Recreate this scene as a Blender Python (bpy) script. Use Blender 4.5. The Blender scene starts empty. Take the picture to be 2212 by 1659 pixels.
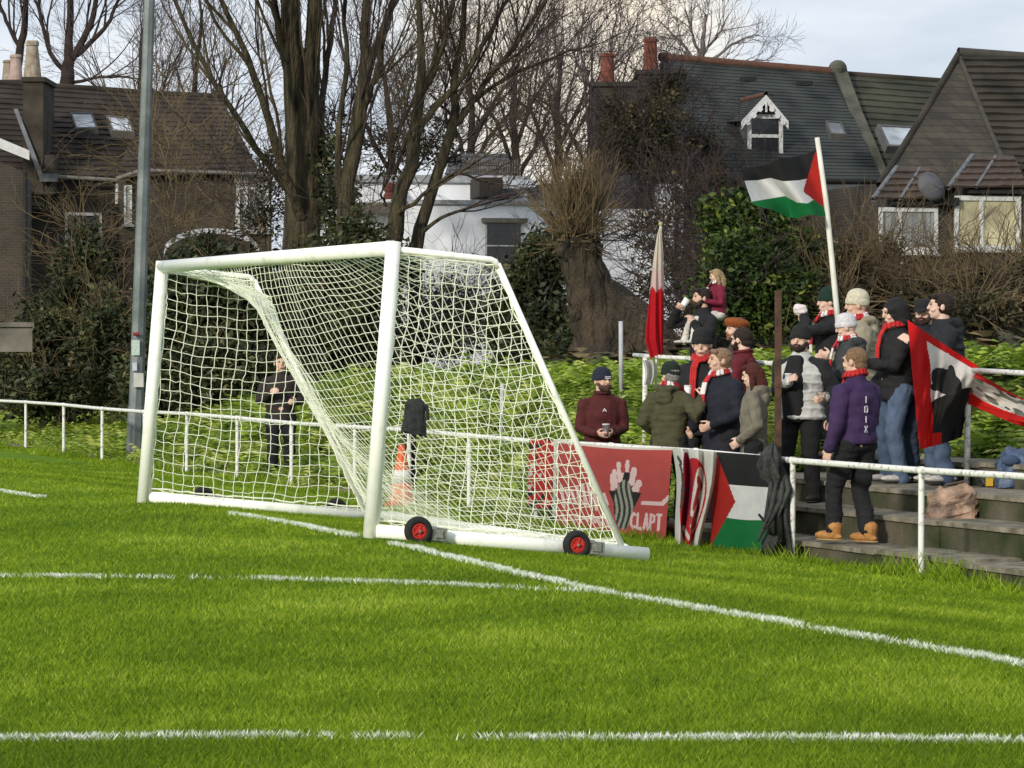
import bpy, math, random
import numpy as np
from mathutils import Vector, Matrix
random.seed(7); rng = np.random.default_rng(11)
S = bpy.context.scene; COL = S.collection
R_ = math.radians
# ------------------------------------------------------------------ camera model
F = 7890.0; CH = 1.56; PITCH = -math.atan(77.5/F)
def P(px, py, d):
    a = (px-1106)/F; b = -(py-829.5)/F
    c, s = math.cos(PITCH), math.sin(PITCH)
    y = c - b*s; z = s + b*c
    k = d/y
    return np.array([a*k, d, CH+z*k])
N_ = np.array([.949, .315]); U_ = np.array([.315, -.949]); O_ = np.array([-1.17, 29.9])
def ST(s, t): return O_ + N_*s + U_*t                # (s behind goal line, t along it towards camera) -> x, y
def st(x, y):
    return (x-O_[0])*N_[0]+(y-O_[1])*N_[1], (x-O_[0])*U_[0]+(y-O_[1])*U_[1]
def D(px, s):                                         # depth where the sight line crosses offset s
    return (s-(-O_[0]*N_[0]-O_[1]*N_[1]))/((px-1106)/F*N_[0]+N_[1])
def sst(x): x = np.clip(x, 0, 1); return x*x*(3-2*x)
ZF = -.395
ED = [4.9, 5.45, 6.0, 7.0]; EZ = [-.225, .025, .244, .46]
T0 = -7.0; T4 = 0.2
def H(x, y):
    s, t = st(np.asarray(x, float), np.asarray(y, float))
    z = np.where(s < 0, 0, np.interp(s, [0, 2.5, 4.76], [0, -.245, -.395]))
    top = np.interp(t, [-75, -44, -31, -14, 0, 20], [-.35, -.15, .9, 1.15, 1.5, 1.7])
    s0 = np.interp(t, [T0-.4, T0, T4, T4+.5], [5.3, 7.4, 7.4, 6.8])
    b0 = np.interp(t, [T0-.4, T0, T4, T4+.5], [-.395, .4, .4, .2])
    k = sst((s-s0)/3.6)
    zb = b0 + (top-b0)*k
    under = np.where(t > T0-.2, np.interp(s, [4.9, 7.2], [-.42, .1]), ZF)
    z = np.where(s > 4.85, np.where(s > s0, zb, np.minimum(under, np.where(t > T0-.2, .1, ZF))), z)
    far = np.clip((s-12)/60, 0, 1)*1.2
    return z + far*(s > 12)
def Hf(x, y): return float(H(x, y))
def tread(s, t):
    if t < T0 or s < ED[0]: return Hf(*ST(s, t))
    z = -.39
    for e, zz in zip(ED, EZ):
        if s >= e and not (e == 7.0 and t > T4): z = zz
    return z
def G(px, py):
    d = 30.
    for _ in range(60):
        p = P(px, py, d); h = Hf(p[0], p[1])
        dz = (CH-h)/max(CH-p[2], 1e-6)
        d = d*(.4+.6*dz)
    p = P(px, py, d); return np.array([p[0], p[1], Hf(p[0], p[1])])

# ------------------------------------------------------------------ materials
M = {}
def nt(name):
    m = bpy.data.materials.new(name); m.use_nodes = True
    t = m.node_tree; return m, t, t.nodes['Principled BSDF'], t.nodes.new, t.links.new
def mat(name, c, c2=None, scale=4., rough=.8, bump=0., bscale=None, spec=.3, stretch=(1, 1, 1), detail=6, metal=0., lo=.35, hi=.65, trans=0., bd=.02):
    if name in M: return M[name]
    m, t, b, nn, ln = nt(name)
    b.inputs['Roughness'].default_value = rough; b.inputs['Specular IOR Level'].default_value = spec
    b.inputs['Metallic'].default_value = metal
    if c2 is None: c2 = tuple(x*.72 for x in c)
    tc = nn('ShaderNodeTexCoord'); mp = nn('ShaderNodeMapping'); mp.inputs['Scale'].default_value = stretch
    ln(tc.outputs['Object'], mp.inputs[0])
    n = nn('ShaderNodeTexNoise'); n.inputs['Scale'].default_value = scale; n.inputs['Detail'].default_value = detail
    ln(mp.outputs[0], n.inputs['Vector'])
    r = nn('ShaderNodeValToRGB'); r.color_ramp.elements[0].position = lo; r.color_ramp.elements[1].position = hi
    r.color_ramp.elements[0].color = (*c2, 1); r.color_ramp.elements[1].color = (*c, 1)
    ln(n.outputs['Fac'], r.inputs[0]); ln(r.outputs[0], b.inputs['Base Color'])
    if bump:
        n2 = nn('ShaderNodeTexNoise'); n2.inputs['Scale'].default_value = bscale or scale*4; n2.inputs['Detail'].default_value = 5
        ln(mp.outputs[0], n2.inputs['Vector'])
        bp = nn('ShaderNodeBump'); bp.inputs['Strength'].default_value = bump; bp.inputs['Distance'].default_value = bd
        ln(n2.outputs['Fac'], bp.inputs['Height']); ln(bp.outputs[0], b.inputs['Normal'])
    M[name] = m; return m
def leafmat(name, c1, c2, c3=None, scale=1.2, rough=.6, transl=.0, spec=.3):
    m, t, b, nn, ln = nt(name)
    b.inputs['Roughness'].default_value = rough; b.inputs['Specular IOR Level'].default_value = spec
    at = nn('ShaderNodeAttribute'); at.attribute_name = 'tint'
    tc = nn('ShaderNodeTexCoord'); n = nn('ShaderNodeTexNoise'); n.inputs['Scale'].default_value = scale; n.inputs['Detail'].default_value = 4
    ln(tc.outputs['Object'], n.inputs['Vector'])
    a = nn('ShaderNodeMath'); a.operation = 'MULTIPLY_ADD'; a.inputs[1].default_value = 1.6; a.inputs[2].default_value = -.8
    ln(n.outputs['Fac'], a.inputs[0])
    ad = nn('ShaderNodeMath'); ad.operation = 'ADD'; ln(at.outputs['Fac'], ad.inputs[0]); ln(a.outputs[0], ad.inputs[1])
    r = nn('ShaderNodeValToRGB'); e = r.color_ramp.elements
    e[0].position = .1; e[0].color = (*c1, 1); e[1].position = .75; e[1].color = (*c2, 1)
    if c3: q = e.new(.97); q.color = (*c3, 1)
    ln(ad.outputs[0], r.inputs[0]); ln(r.outputs[0], b.inputs['Base Color'])
    if transl:
        tr = nn('ShaderNodeBsdfTranslucent'); ln(r.outputs[0], tr.inputs[0])
        mx = nn('ShaderNodeMixShader'); mx.inputs[0].default_value = transl
        ln(b.outputs[0], mx.inputs[1]); ln(tr.outputs[0], mx.inputs[2]); ln(mx.outputs[0], t.nodes['Material Output'].inputs[0])
    M[name] = m; return m
def paintmat(name, rough=.85):                       # printed cloth: colour from per-face print, with weave noise
    m, t, b, nn, ln = nt(name); b.inputs['Roughness'].default_value = rough; b.inputs['Specular IOR Level'].default_value = .15
    at = nn('ShaderNodeAttribute'); at.attribute_name = 'print'
    n = nn('ShaderNodeTexNoise'); n.inputs['Scale'].default_value = 9; n.inputs['Detail'].default_value = 6
    r = nn('ShaderNodeMapRange'); r.inputs[3].default_value = .82; r.inputs[4].default_value = 1.1
    ln(n.outputs['Fac'], r.inputs[0])
    mx = nn('ShaderNodeMix'); mx.data_type = 'RGBA'; mx.blend_type = 'MULTIPLY'; mx.inputs[0].default_value = 1
    ln(at.outputs['Color'], mx.inputs[6]); ln(r.outputs[0], mx.inputs[7]); ln(mx.outputs[2], b.inputs['Base Color'])
    tr = nn('ShaderNodeBsdfTranslucent'); ln(mx.outputs[2], tr.inputs[0])
    ms = nn('ShaderNodeMixShader'); ms.inputs[0].default_value = .25
    ln(b.outputs[0], ms.inputs[1]); ln(tr.outputs[0], ms.inputs[2]); ln(ms.outputs[0], t.nodes['Material Output'].inputs[0])
    M[name] = m; return m
def brickmat(name, c1, c2, mortar, scale=1., bump=.5, w=.225, h=.075):
    m, t, b, nn, ln = nt(name); b.inputs['Roughness'].default_value = .9
    tc = nn('ShaderNodeTexCoord'); sp = nn('ShaderNodeSeparateXYZ'); ln(tc.outputs['Object'], sp.inputs[0])
    ad = nn('ShaderNodeMath'); ad.operation = 'ADD'; ln(sp.outputs[0], ad.inputs[0]); ln(sp.outputs[1], ad.inputs[1])
    cb = nn('ShaderNodeCombineXYZ'); ln(ad.outputs[0], cb.inputs[0]); ln(sp.outputs[2], cb.inputs[1])
    br = nn('ShaderNodeTexBrick'); br.inputs['Scale'].default_value = 1
    br.inputs['Brick Width'].default_value = w; br.inputs['Row Height'].default_value = h; br.inputs['Mortar Size'].default_value = .008
    br.inputs['Color1'].default_value = (*c1, 1); br.inputs['Color2'].default_value = (*c2, 1); br.inputs['Mortar'].default_value = (*mortar, 1)
    ln(cb.outputs[0], br.inputs['Vector'])
    n = nn('ShaderNodeTexNoise'); n.inputs['Scale'].default_value = .8; n.inputs['Detail'].default_value = 8; ln(tc.outputs['Object'], n.inputs['Vector'])
    r = nn('ShaderNodeMapRange'); r.inputs[1].default_value = .3; r.inputs[2].default_value = .7; r.inputs[3].default_value = .5; r.inputs[4].default_value = 1.25; ln(n.outputs['Fac'], r.inputs[0])
    mx = nn('ShaderNodeMix'); mx.data_type = 'RGBA'; mx.blend_type = 'MULTIPLY'; mx.inputs[0].default_value = 1
    ln(br.outputs['Color'], mx.inputs[6]); ln(r.outputs[0], mx.inputs[7]); ln(mx.outputs[2], b.inputs['Base Color'])
    M[name] = m; return m

# ------------------------------------------------------------------ mesh builder
class MB:
    def __init__(s): s.V = []; s.F = []; s.n = 0; s.mi = []; s.ti = []
    def add(s, V, Fs, mi=0, tint=None):
        V = np.asarray(V, float).reshape(-1, 3)
        if not isinstance(Fs, list) or (len(Fs) and np.isscalar(Fs[0])): Fs = [Fs]
        arrs = []
        for f in Fs:
            f = np.asarray(f, int)
            if f.ndim == 1: f = f[None]
            arrs.append(f)
        for f in arrs:
            s.F.append(f+s.n); s.mi.append(np.full(len(f), mi) if np.isscalar(mi) else np.asarray(mi))
            s.ti.append(np.full(len(f), .5) if tint is None else (np.full(len(f), tint) if np.isscalar(tint) else np.asarray(tint)))
        s.V.append(V); s.n += len(V); return s
    def box(s, o, r, u, n, x0, x1, y0, y1, z0, z1, mi=0):   # box in a frame: o + r*x + u*y + n*z
        o, r, u, n = map(np.asarray, (o, r, u, n)); V = []
        for z in (z0, z1):
            for y in (y0, y1):
                for x in (x0, x1): V.append(o+r*x+u*y+n*z)
        return s.add(V, [[0, 2, 3, 1], [4, 5, 7, 6], [0, 1, 5, 4], [2, 6, 7, 3], [0, 4, 6, 2], [1, 3, 7, 5]], mi)
    def abox(s, c, h, mi=0, rot=0):
        c_, s_ = math.cos(rot), math.sin(rot)
        return s.box(c, (c_, s_, 0), (-s_, c_, 0), (0, 0, 1), -h[0], h[0], -h[1], h[1], -h[2], h[2], mi)
    def grid(s, Gd, mi=0, tint=None):                       # Gd (a,b,3)
        a, b = Gd.shape[:2]; i = np.arange(a*b).reshape(a, b)
        f = np.stack([i[:-1, :-1], i[1:, :-1], i[1:, 1:], i[:-1, 1:]], -1).reshape(-1, 4)
        return s.add(Gd.reshape(-1, 3), f, mi, tint)
    def tubes(s, pts, rad, k=6, mi=0, tint=None, cap=False):  # pts (M,N,3) rad (M,N)
        pts = np.asarray(pts, float); rad = np.asarray(rad, float)
        if pts.ndim == 2: pts = pts[None]; rad = (np.full(len(pts[0]), rad) if rad.ndim == 0 else rad)[None]
        m, n = pts.shape[:2]
        if rad.ndim == 1: rad = np.broadcast_to(rad[:, None] if len(rad) == m and m != n else rad[None], (m, n))
        tg = np.gradient(pts, axis=1); tg /= np.linalg.norm(tg, axis=2, keepdims=True)+1e-9
        ref = np.eye(3)[np.argmin(np.abs(tg[:, 0]), 1)]; b = np.zeros_like(tg); b[:, 0] = np.cross(tg[:, 0], ref)
        b[:, 0] /= np.linalg.norm(b[:, 0], axis=1, keepdims=True)+1e-9
        for i_ in range(1, n):
            v = b[:, i_-1]-tg[:, i_]*(b[:, i_-1]*tg[:, i_]).sum(1, keepdims=True); b[:, i_] = v/(np.linalg.norm(v, axis=1, keepdims=True)+1e-9)
        c = np.cross(b, tg)
        an = np.arange(k)*2*math.pi/k
        V = pts[:, :, None]+rad[:, :, None, None]*(b[:, :, None]*np.cos(an)[:, None]+c[:, :, None]*np.sin(an)[:, None])
        i = np.arange(m*n*k).reshape(m, n, k); j = np.roll(i, -1, 2)
        f = np.stack([i[:, :-1], i[:, 1:], j[:, 1:], j[:, :-1]], -1).reshape(-1, 4)
        Fs = [f]
        if cap and k > 2: Fs += [i[:, 0, :], i[:, -1, ::-1]]
        t2 = None
        if tint is not None and not np.isscalar(tint): t2 = np.repeat(tint, (n-1)*k)
        return s.add(V.reshape(-1, 3), Fs, mi, t2)
    def rev(s, c, prof, k=16, sx=1, sy=1, Rm=None, mi=0):     # profile [(r,z)...] revolved about z
        an = np.arange(k)*2*math.pi/k; pr = np.array(prof, float)
        V = np.stack([pr[:, 0, None]*np.cos(an)*sx, pr[:, 0, None]*np.sin(an)*sy, np.repeat(pr[:, 1, None], k, 1)], -1)
        V = V.reshape(-1, 3)
        if Rm is not None: V = V@np.array(Rm).T
        V = V+np.asarray(c); i = np.arange(len(pr)*k).reshape(-1, k); j = np.roll(i, -1, 1)
        f = np.stack([i[:-1], j[:-1], j[1:], i[1:]], -1).reshape(-1, 4)
        return s.add(V, [f, i[0, ::-1][None], i[-1][None]], mi)
    def ell(s, c, r, Rm=None, k=14, mi=0):
        n = 9; th = np.linspace(0.02, math.pi-.02, n)
        V = np.stack([np.outer(np.sin(th), np.cos(np.arange(k)*2*math.pi/k))*r[0], np.outer(np.sin(th), np.sin(np.arange(k)*2*math.pi/k))*r[1],
                      np.repeat(-np.cos(th)[:, None], k, 1)*r[2]], -1).reshape(-1, 3)
        if Rm is not None: V = V@np.array(Rm).T
        V = V+np.asarray(c); i = np.arange(n*k).reshape(n, k); j = np.roll(i, -1, 1)
        f = np.stack([i[:-1], j[:-1], j[1:], i[1:]], -1).reshape(-1, 4)
        return s.add(V, [f, i[0, ::-1][None], i[-1][None]], mi)
    def limb(s, pts, rad, k=12, mi=0):                        # closed tapered limb with round ends
        pts = [np.asarray(p, float) for p in pts]; rad = list(rad)
        d0 = pts[0]-pts[1]; d0 /= np.linalg.norm(d0); d1 = pts[-1]-pts[-2]; d1 /= np.linalg.norm(d1)
        a = [(pts[0]+d0*rad[0]*math.sin(q), rad[0]*math.cos(q)+1e-4) for q in (1.5, 1.0, .5)]
        b = [(pts[-1]+d1*rad[-1]*math.sin(q), rad[-1]*math.cos(q)+1e-4) for q in (.5, 1.0, 1.5)]
        pp = [x[0] for x in a]+pts+[x[0] for x in b]; rr = [x[1] for x in a]+rad+[x[1] for x in b]
        return s.tubes(np.array(pp)[None], np.array(rr)[None], k, mi, cap=True)
    def data(s):
        return np.concatenate(s.V)
WL = {}
def mkmesh(name, V, Fl, mats, mi=None, tint=None, smooth=True, prt=None):
    me = bpy.data.meshes.new(name); nf = sum(len(f) for f in Fl); nl = sum(f.size for f in Fl)
    me.vertices.add(len(V)); me.vertices.foreach_set('co', np.asarray(V, np.float32).ravel())
    me.loops.add(nl); me.polygons.add(nf)
    lv = np.concatenate([f.ravel() for f in Fl]).astype(np.int32)
    tot = np.concatenate([np.full(len(f), f.shape[1]) for f in Fl]); st_ = np.concatenate([[0], np.cumsum(tot)[:-1]])
    me.loops.foreach_set('vertex_index', lv); me.polygons.foreach_set('loop_start', st_.astype(np.int32))
    me.polygons.foreach_set('use_smooth', np.full(nf, smooth, bool))
    for m in mats: me.materials.append(m)
    if mi is not None and len(mats) > 1: me.polygons.foreach_set('material_index', mi.astype(np.int32))
    if tint is not None:
        a = me.attributes.new('tint', 'FLOAT', 'FACE'); a.data.foreach_set('value', np.asarray(tint, np.float32))
    if prt is not None:
        a = me.attributes.new('print', 'FLOAT_COLOR', 'FACE'); c4 = np.concatenate([prt, np.ones((len(prt), 1))], 1)
        a.data.foreach_set('color', c4.astype(np.float32).ravel())
    me.update(calc_edges=True)
    return me
def tag(o, label=None, cat=None, group=None, kind=None):
    if label: o['label'] = label
    if cat: o['category'] = cat
    if group: o['group'] = group
    if kind: o['kind'] = kind
    return o
def obj(name, mb, mats, parent=None, label=None, cat=None, group=None, kind=None, smooth=False, tinted=False, prt=None, sub=None):
    if not isinstance(mats, (list, tuple)): mats = [mats]
    if isinstance(mb, MB): V = np.concatenate(mb.V); Fl = mb.F; mi = np.concatenate(mb.mi); ti = np.concatenate(mb.ti) if tinted else None
    else: V, Fl = mb; mi = None; ti = None
    if parent is not None: o0 = WL[parent.name]
    else:
        lo, hi = V.min(0), V.max(0); o0 = np.array([(lo[0]+hi[0])/2, (lo[1]+hi[1])/2, lo[2]])
        if kind == 'structure': o0 = np.zeros(3)
    me = mkmesh(name, V-o0, Fl, mats, mi, ti, smooth, prt)
    o = bpy.data.objects.new(name, me); COL.objects.link(o)
    if parent is not None: o.parent = parent; WL[o.name] = o0
    else: o.location = o0; WL[o.name] = o0
    return tag(o, label, cat, group, kind)
def thing(name, label, cat, loc, group=None):
    o = bpy.data.objects.new(name, None); COL.objects.link(o); o.location = loc; o.empty_display_size = .2
    WL[o.name] = np.array(loc, float); return tag(o, label, cat, group)
def wob(V, freq, seed, n=7):
    g = np.random.default_rng(seed); r = np.zeros(len(V))
    for i in range(n):
        k = g.normal(size=3)*freq*(1+.5*i/n); r += np.sin(V@k+g.uniform(0, 6.28))
    return r/n
def remesh(mb, vox, smooth_it=3, wr=0, freq=18, seed=1, fac=.6):
    V = np.concatenate(mb.V); me = mkmesh('tmp', V, mb.F, [])
    o = bpy.data.objects.new('tmp', me); COL.objects.link(o)
    m = o.modifiers.new('r', 'REMESH'); m.mode = 'VOXEL'; m.voxel_size = vox
    if smooth_it: q = o.modifiers.new('s', 'SMOOTH'); q.factor = fac; q.iterations = smooth_it
    dg = bpy.context.evaluated_depsgraph_get(); e = o.evaluated_get(dg); m2 = e.to_mesh()
    n = len(m2.vertices); V = np.empty(n*3, np.float32); m2.vertices.foreach_get('co', V); V = V.reshape(-1, 3).astype(float)
    Nn = np.empty(n*3, np.float32); m2.vertices.foreach_get('normal', Nn); Nn = Nn.reshape(-1, 3)
    nf = len(m2.polygons); L = np.empty(len(m2.loops), np.int32); m2.loops.foreach_get('vertex_index', L)
    ls = np.empty(nf, np.int32); m2.polygons.foreach_get('loop_total', ls); st_ = np.concatenate([[0], np.cumsum(ls)[:-1]])
    Fl = []
    for c in np.unique(ls):
        i = st_[ls == c]; Fl.append(L[i[:, None]+np.arange(c)])
    e.to_mesh_clear(); bpy.data.objects.remove(o); bpy.data.meshes.remove(me)
    if wr: V = V+Nn*(wob(V*np.array([1, 1, 1.6]), freq, seed)*wr+wob(V, freq*2.7, seed+5)*wr*.45)[:, None]
    return V, Fl
# ------------------------------------------------------------------ people
def Rz(a): c, s = math.cos(a), math.sin(a); return np.array([[c, -s, 0], [s, c, 0], [0, 0, 1.]])
def Rx(a): c, s = math.cos(a), math.sin(a); return np.array([[1, 0, 0], [0, c, -s], [0, s, c.real]])
def Ry(a): c, s = math.cos(a), math.sin(a); return np.array([[c, 0, s], [0, 1, 0], [-s, 0, c]])
def unit(v): v = np.asarray(v, float); return v/(np.linalg.norm(v)+1e-9)
def ik(a, b, l1, l2, hint):
    d = b-a; L = np.linalg.norm(d); u = d/L
    if L > .985*(l1+l2): b = a+u*.985*(l1+l2); L = .985*(l1+l2)
    x = (l1*l1-l2*l2+L*L)/(2*L); h = math.sqrt(max(l1*l1-x*x, 1e-5))
    n = np.asarray(hint, float); n = n-u*(n@u); n = unit(n)
    return a+u*x+n*h, b
class TMB(MB):                                        # builder whose geometry goes through the figure's transform
    pass
def hand(mb, w, f, nrm, side, curl):
    f = unit(f); n = unit(nrm-f*(np.asarray(nrm)@f)); s = np.cross(f, n)*side
    Rm = np.stack([s, n, f], 1)
    mb.limb([w-f*.03, w+f*.01], [.027, .028], 10)
    mb.ell(w+f*.048, (.040, .018, .052), Rm)
    for q, (o, l) in enumerate(((-.031, .80), (-.011, .95), (.010, 1.0), (.030, .92))):
        p = w+f*.088+s*o; pts = [p-f*.01]; a = curl*(.5+.12*q)
        for L_ in (.040*l, .026*l, .020*l):
            dr = f*math.cos(a)+n*math.sin(a); p = p+dr*L_; pts.append(p); a += curl*(.9+.05*q)
        mb.limb(pts, [.0100, .0092, .0085, .0075], 8)
    p0 = w+f*.022+s*.030; d1 = unit(f*.65+s*.75+n*.35); d2 = unit(f*.8+s*.1+n*.8)
    mb.limb([p0, p0+d1*.035, p0+d1*.035+d2*.030, p0+d1*.035+d2*.05], [.014, .0115, .010, .008], 8)
SKIN = [(.62, .40, .30), (.55, .33, .24), (.66, .45, .36)]
NOTE = {}
def person(label, px, top, s, face, hy=0, hp=0, coat=('navy_coat', (.02, .02, .03)), hem=.80, trs=('black_trousers', (.015, .015, .018)),
           shoe=((.03, .03, .03)), hands=None, curl=(.9, .9), hat=None, hair=None, beard=None, hood=None, scarf=None, collar=None,
           build=1.08, dz=None, lean=0, group='supporters on the terrace', feetz=None, ht=None, puffy=0, glasses=False, legs=None, seed=0, skin=0, wr=.011, arm_r=1.06, vest=None, dpx=None, root_at=None, extra=None):
    d = D(px, s) if dpx is None else dpx
    p = P(px, top, d); x, y = p[0], p[1]; ss, tt = st(x, y)
    fz = tread(ss, tt) if feetz is None else feetz
    if ht is None: ht = p[2]-fz-(.03 if hat else .01)
    if root_at is not None: x, y, fz = root_at
    k = ht/1.75; a = R_(face)
    # local: +Y forward, +X person's right ; world forward=(sin a,-cos a)
    fw = np.array([math.sin(a), -math.cos(a), 0]); rt = np.array([-math.cos(a), -math.sin(a), 0])  # f x z
    B = np.stack([rt, fw, [0, 0, 1]], 1)
    root = thing('person', label, 'person', (x, y, fz), group)
    base = np.array([x, y, fz])
    NOTE[label] = (base, B, k)
    sk = mat('skin_%d' % skin, SKIN[skin], tuple(v*.85 for v in SKIN[skin]), 25, .55)
    LZ = math.tan(R_(lean))
    def TR(V):
        V = np.array(V, float); V[:, 1] += np.maximum(V[:, 2]-.9, 0)*LZ
        return base+(V*k*np.array([build, build, 1]))@B.T
    def fin(name, mb, m, vox=None, it=3, wr=0, sm=True, freq=18, parent=root, seedx=0):
        if vox: V, Fl = remesh(mb, vox, it, wr, freq, seed*7+seedx)
        else: V, Fl = np.concatenate(mb.V), mb.F
        return obj(name, (TR(V), Fl), m, parent, smooth=sm)
    wb = 1/build
    hipL, hipR = np.array([-.095, 0, .90]), np.array([.095, 0, .90])
    fL, fR = (legs or ((-.11, .0, 0), (.11, .02, 0)))
    fL, fR = np.array(fL, float), np.array(fR, float)
    kn = []
    for hp_, ft in ((hipL, fL), (hipR, fR)):
        an = ft+np.array([0, 0, .085]); kk, an = ik(hp_, an, .418, .402, (0, 1, .05)); kn.append((hp_, kk, an))
    shs = [np.array([-.178, -.005, 1.385]), np.array([.178, -.005, 1.385])]
    hands = hands or ((-.24, .05, .80), (.24, .05, .80))
    arms = []
    for q, (sh, hd) in enumerate(zip(shs, hands)):
        sg = -1 if q == 0 else 1
        if len(hd) == 6: hint = hd[3:]; hd = hd[:3]
        else: hint = (sg*.42, -.45, -.9)
        e, w = ik(sh, np.array(hd, float), .29, .255, hint); arms.append((sh, e, w, sg))
    # ---- body (one continuous skin)
    b = MB(); hc = np.array([0, .02, 1.635]); HR = Rz(R_(-hy))@Rx(R_(hp))
    def hh(v): return hc+HR@(np.array(v, float)*1.0)
    b.ell(hh((0, -.008, .02)), (.074, .095, .098), HR); b.ell(hh((0, .022, -.05)), (.055, .064, .066), HR)
    b.ell(hh((0, .055, -.088)), (.028, .024, .022), HR)
    b.limb([hh((0, .084, .028)), hh((0, .098, -.016))], [.008, .0125], 8)
    for q in (-1, 1):
        b.ell(hh((q*.077, -.01, -.005)), (.012, .02, .032), HR); b.ell(hh((q*.03, .075, .042)), (.022, .014, .010), HR)
        b.ell(hh((q*.042, .06, -.03)), (.02, .022, .02), HR)
    b.ell(hh((0, .082, -.058)), (.024, .014, .012), HR)
    b.limb([(0, -.01, 1.44), hh((0, -.02, -.06))], [.062, .055])
    b.limb([(0, 0, .93), (0, .01, 1.1), (0, .005, 1.28), (0, -.01, 1.4)], [.13, .12, .13, .10])
    for sh, e, w, sg in arms:
        b.limb([np.array([0, -.005, 1.38]), sh, e, w], [.08, .055, .04, .026])
    for h_, kk, an in kn: b.limb([h_, kk, an, an-np.array([0, -.02, .03])], [.085, .055, .038, .035])
    for q, (sh, e, w, sg) in enumerate(arms):
        f = unit(w-e); nrm = np.array([-sg*.8, .3, .25]) if w[2] > 1.0 else np.array([-sg, .1, 0])
        if w[1] < .12 and w[2] < .95: nrm = np.array([-sg, .15, 0])
        hand(b, w, f, nrm, sg*1.0, curl[q])
    body = fin('body', b, sk, .0065, 2)
    # face details
    for q in (-1, 1): e = MB(); e.ell(hh((q*.030, .0835, .022)), (.0125, .008, .0062), HR, 8); fin('eye', e, mat('eye_dark', (.03, .02, .02), rough=.3), sm=True, parent=body)
    e = MB(); e.ell(hh((0, .092, -.058)), (.023, .008, .006), HR, 8); fin('mouth', e, mat('lips', (.35, .12, .10)), parent=body)
    hm = lambda c, n: mat(n, c, tuple(v*.5 for v in c), 60, .7, .6, 200)
    if hair:
        n_, c_ = hair[:2]; h = MB()
        h.ell(hh((0, -.022, .040)), (.084, .098, .096), HR)
        if hair[2] != 'crop':
            h.ell(hh((0, -.03, .01)), (.087, .085, .10), HR)
            h.limb([hh((-.05, .055, .095)), hh((.05, .05, .1))], [.024, .026])
        if hair[2] == 'long':
            for q in (-1, 1): h.limb([hh((q*.07, -.02, .03)), hh((q*.08, -.01, -.08)), hh((q*.07, .0, -.17))], [.03, .035, .03])
            h.limb([hh((0, -.08, .02)), hh((0, -.085, -.1)), hh((0, -.07, -.2))], [.06, .07, .055])
        else:
            h.ell(hh((0, -.055, -.035)), (.066, .05, .05), HR)
            for q in (-1, 1): h.limb([hh((q*.076, .015, .05)), hh((q*.076, .02, .01))], [.012, .008], 8)
        for q in (-1, 1): e = MB(); e.ell(hh((q*.031, .089, .044)), (.018, .006, .005), HR, 8); fin('eyebrow', e, hm(c_, n_), parent=body)
        fin('hair', h, hm(c_, n_), .008, 2, .004, freq=70)
    if beard:
        n_, c_ = beard; h = MB()
        h.ell(hh((0, .034, -.075)), (.060, .062, .048), HR); h.limb([hh((-.065, .02, -.03)), hh((-.05, .05, -.07)), hh((0, .075, -.095)), hh((.05, .05, -.07)), hh((.065, .02, -.03))], [.018, .025, .026, .025, .018])
        h.limb([hh((-.028, .088, -.045)), hh((0, .098, -.04)), hh((.028, .088, -.045))], [.008, .009, .008], 8)
        fin('beard', h, hm(c_, n_), .007, 2, .003, freq=80)
    if glasses:
        g = MB(); an = np.linspace(0, 2*math.pi, 15)
        for q in (-1, 1): g.tubes(np.array([hh((q*.032+.022*math.cos(v), .098, .022+.017*math.sin(v))) for v in an]), .0025, 5)
        for q in (-1, 1): g.tubes(np.array([hh((q*.055, .098, .025)), hh((q*.079, .0, .02))]), .0025, 5)
        fin('glasses', g, mat('glasses_black', (.02, .02, .02), rough=.3))
    if hat:
        kind, n_, c_ = hat[:3]; g = MB(); m_ = mat(n_, c_, tuple(v*.7 for v in c_), 40, .95, .5, 160)
        HT = HR@Rx(R_(10))
        if kind == 'beanie':
            g.rev(hh((0, -.010, .035)), [(.090, -.03), (.096, -.028), (.099, .0), (.097, .018), (.092, .022), (.091, .05), (.082, .085), (.062, .112), (.032, .127), (.005, .131)], 20, .93, 1.12, HT)
            ho = fin('beanie', g, m_, .007, 1, .0025, freq=60)
            if len(hat) > 3:
                g = MB()
                for qx in (-.03, -.018, -.006, .006, .018, .03):
                    for qz in (-.012, .006): g.ell(hh((qx, .104-abs(qx)*.25, .045+qz)), (.0075, .004, .0065+.003*((qx*1000) % 3 > 1)), HR, 6)
                fin('emblem', g, mat('hat_print_white', (.75, .75, .75)), parent=ho)
        elif kind == 'cap':
            g.rev(hh((0, -.008, .04)), [(.088, -.02), (.092, -.015), (.091, .03), (.08, .06), (.055, .085), (.02, .097), (.004, .1)], 20, .93, 1.12, HT)
            g.ell(hh((0, .115, .035)), (.062, .06, .008), HR@Rx(R_(-14)))
            fin('cap', g, m_, .007, 1)
        elif kind == 'wide':
            g.rev(hh((0, -.01, .07)), [(.085, -.05), (.105, -.03), (.118, .0), (.112, .03), (.085, .05), (.045, .062), (.005, .066)], 20, 1., 1.15, HT)
            fin('hat', g, m_, .007, 1, .003, freq=60)
    # ---- clothes
    cn, cc = coat; cm = mat(cn, cc, tuple(v*.75 for v in cc), 14, .85, .35, 90)
    j = MB(); pf = 1+puffy*.12
    secs = [(hem, .185*pf, .145*pf), (hem+.04, .19*pf, .15*pf), (1.0, .178*pf, .135*pf), (1.15, .188*pf, .142*pf), (1.27, .200*pf, .146*pf), (1.35, .190*pf, .130*pf), (1.41, .150, .112), (1.455, .105, .092), (1.49, .082, .082), (1.525, .075, .078)]
    if hem > .97: secs = [q for q in secs if q[0] > hem+.02 or q[0] == hem]
    an = np.arange(20)*2*math.pi/20
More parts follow.
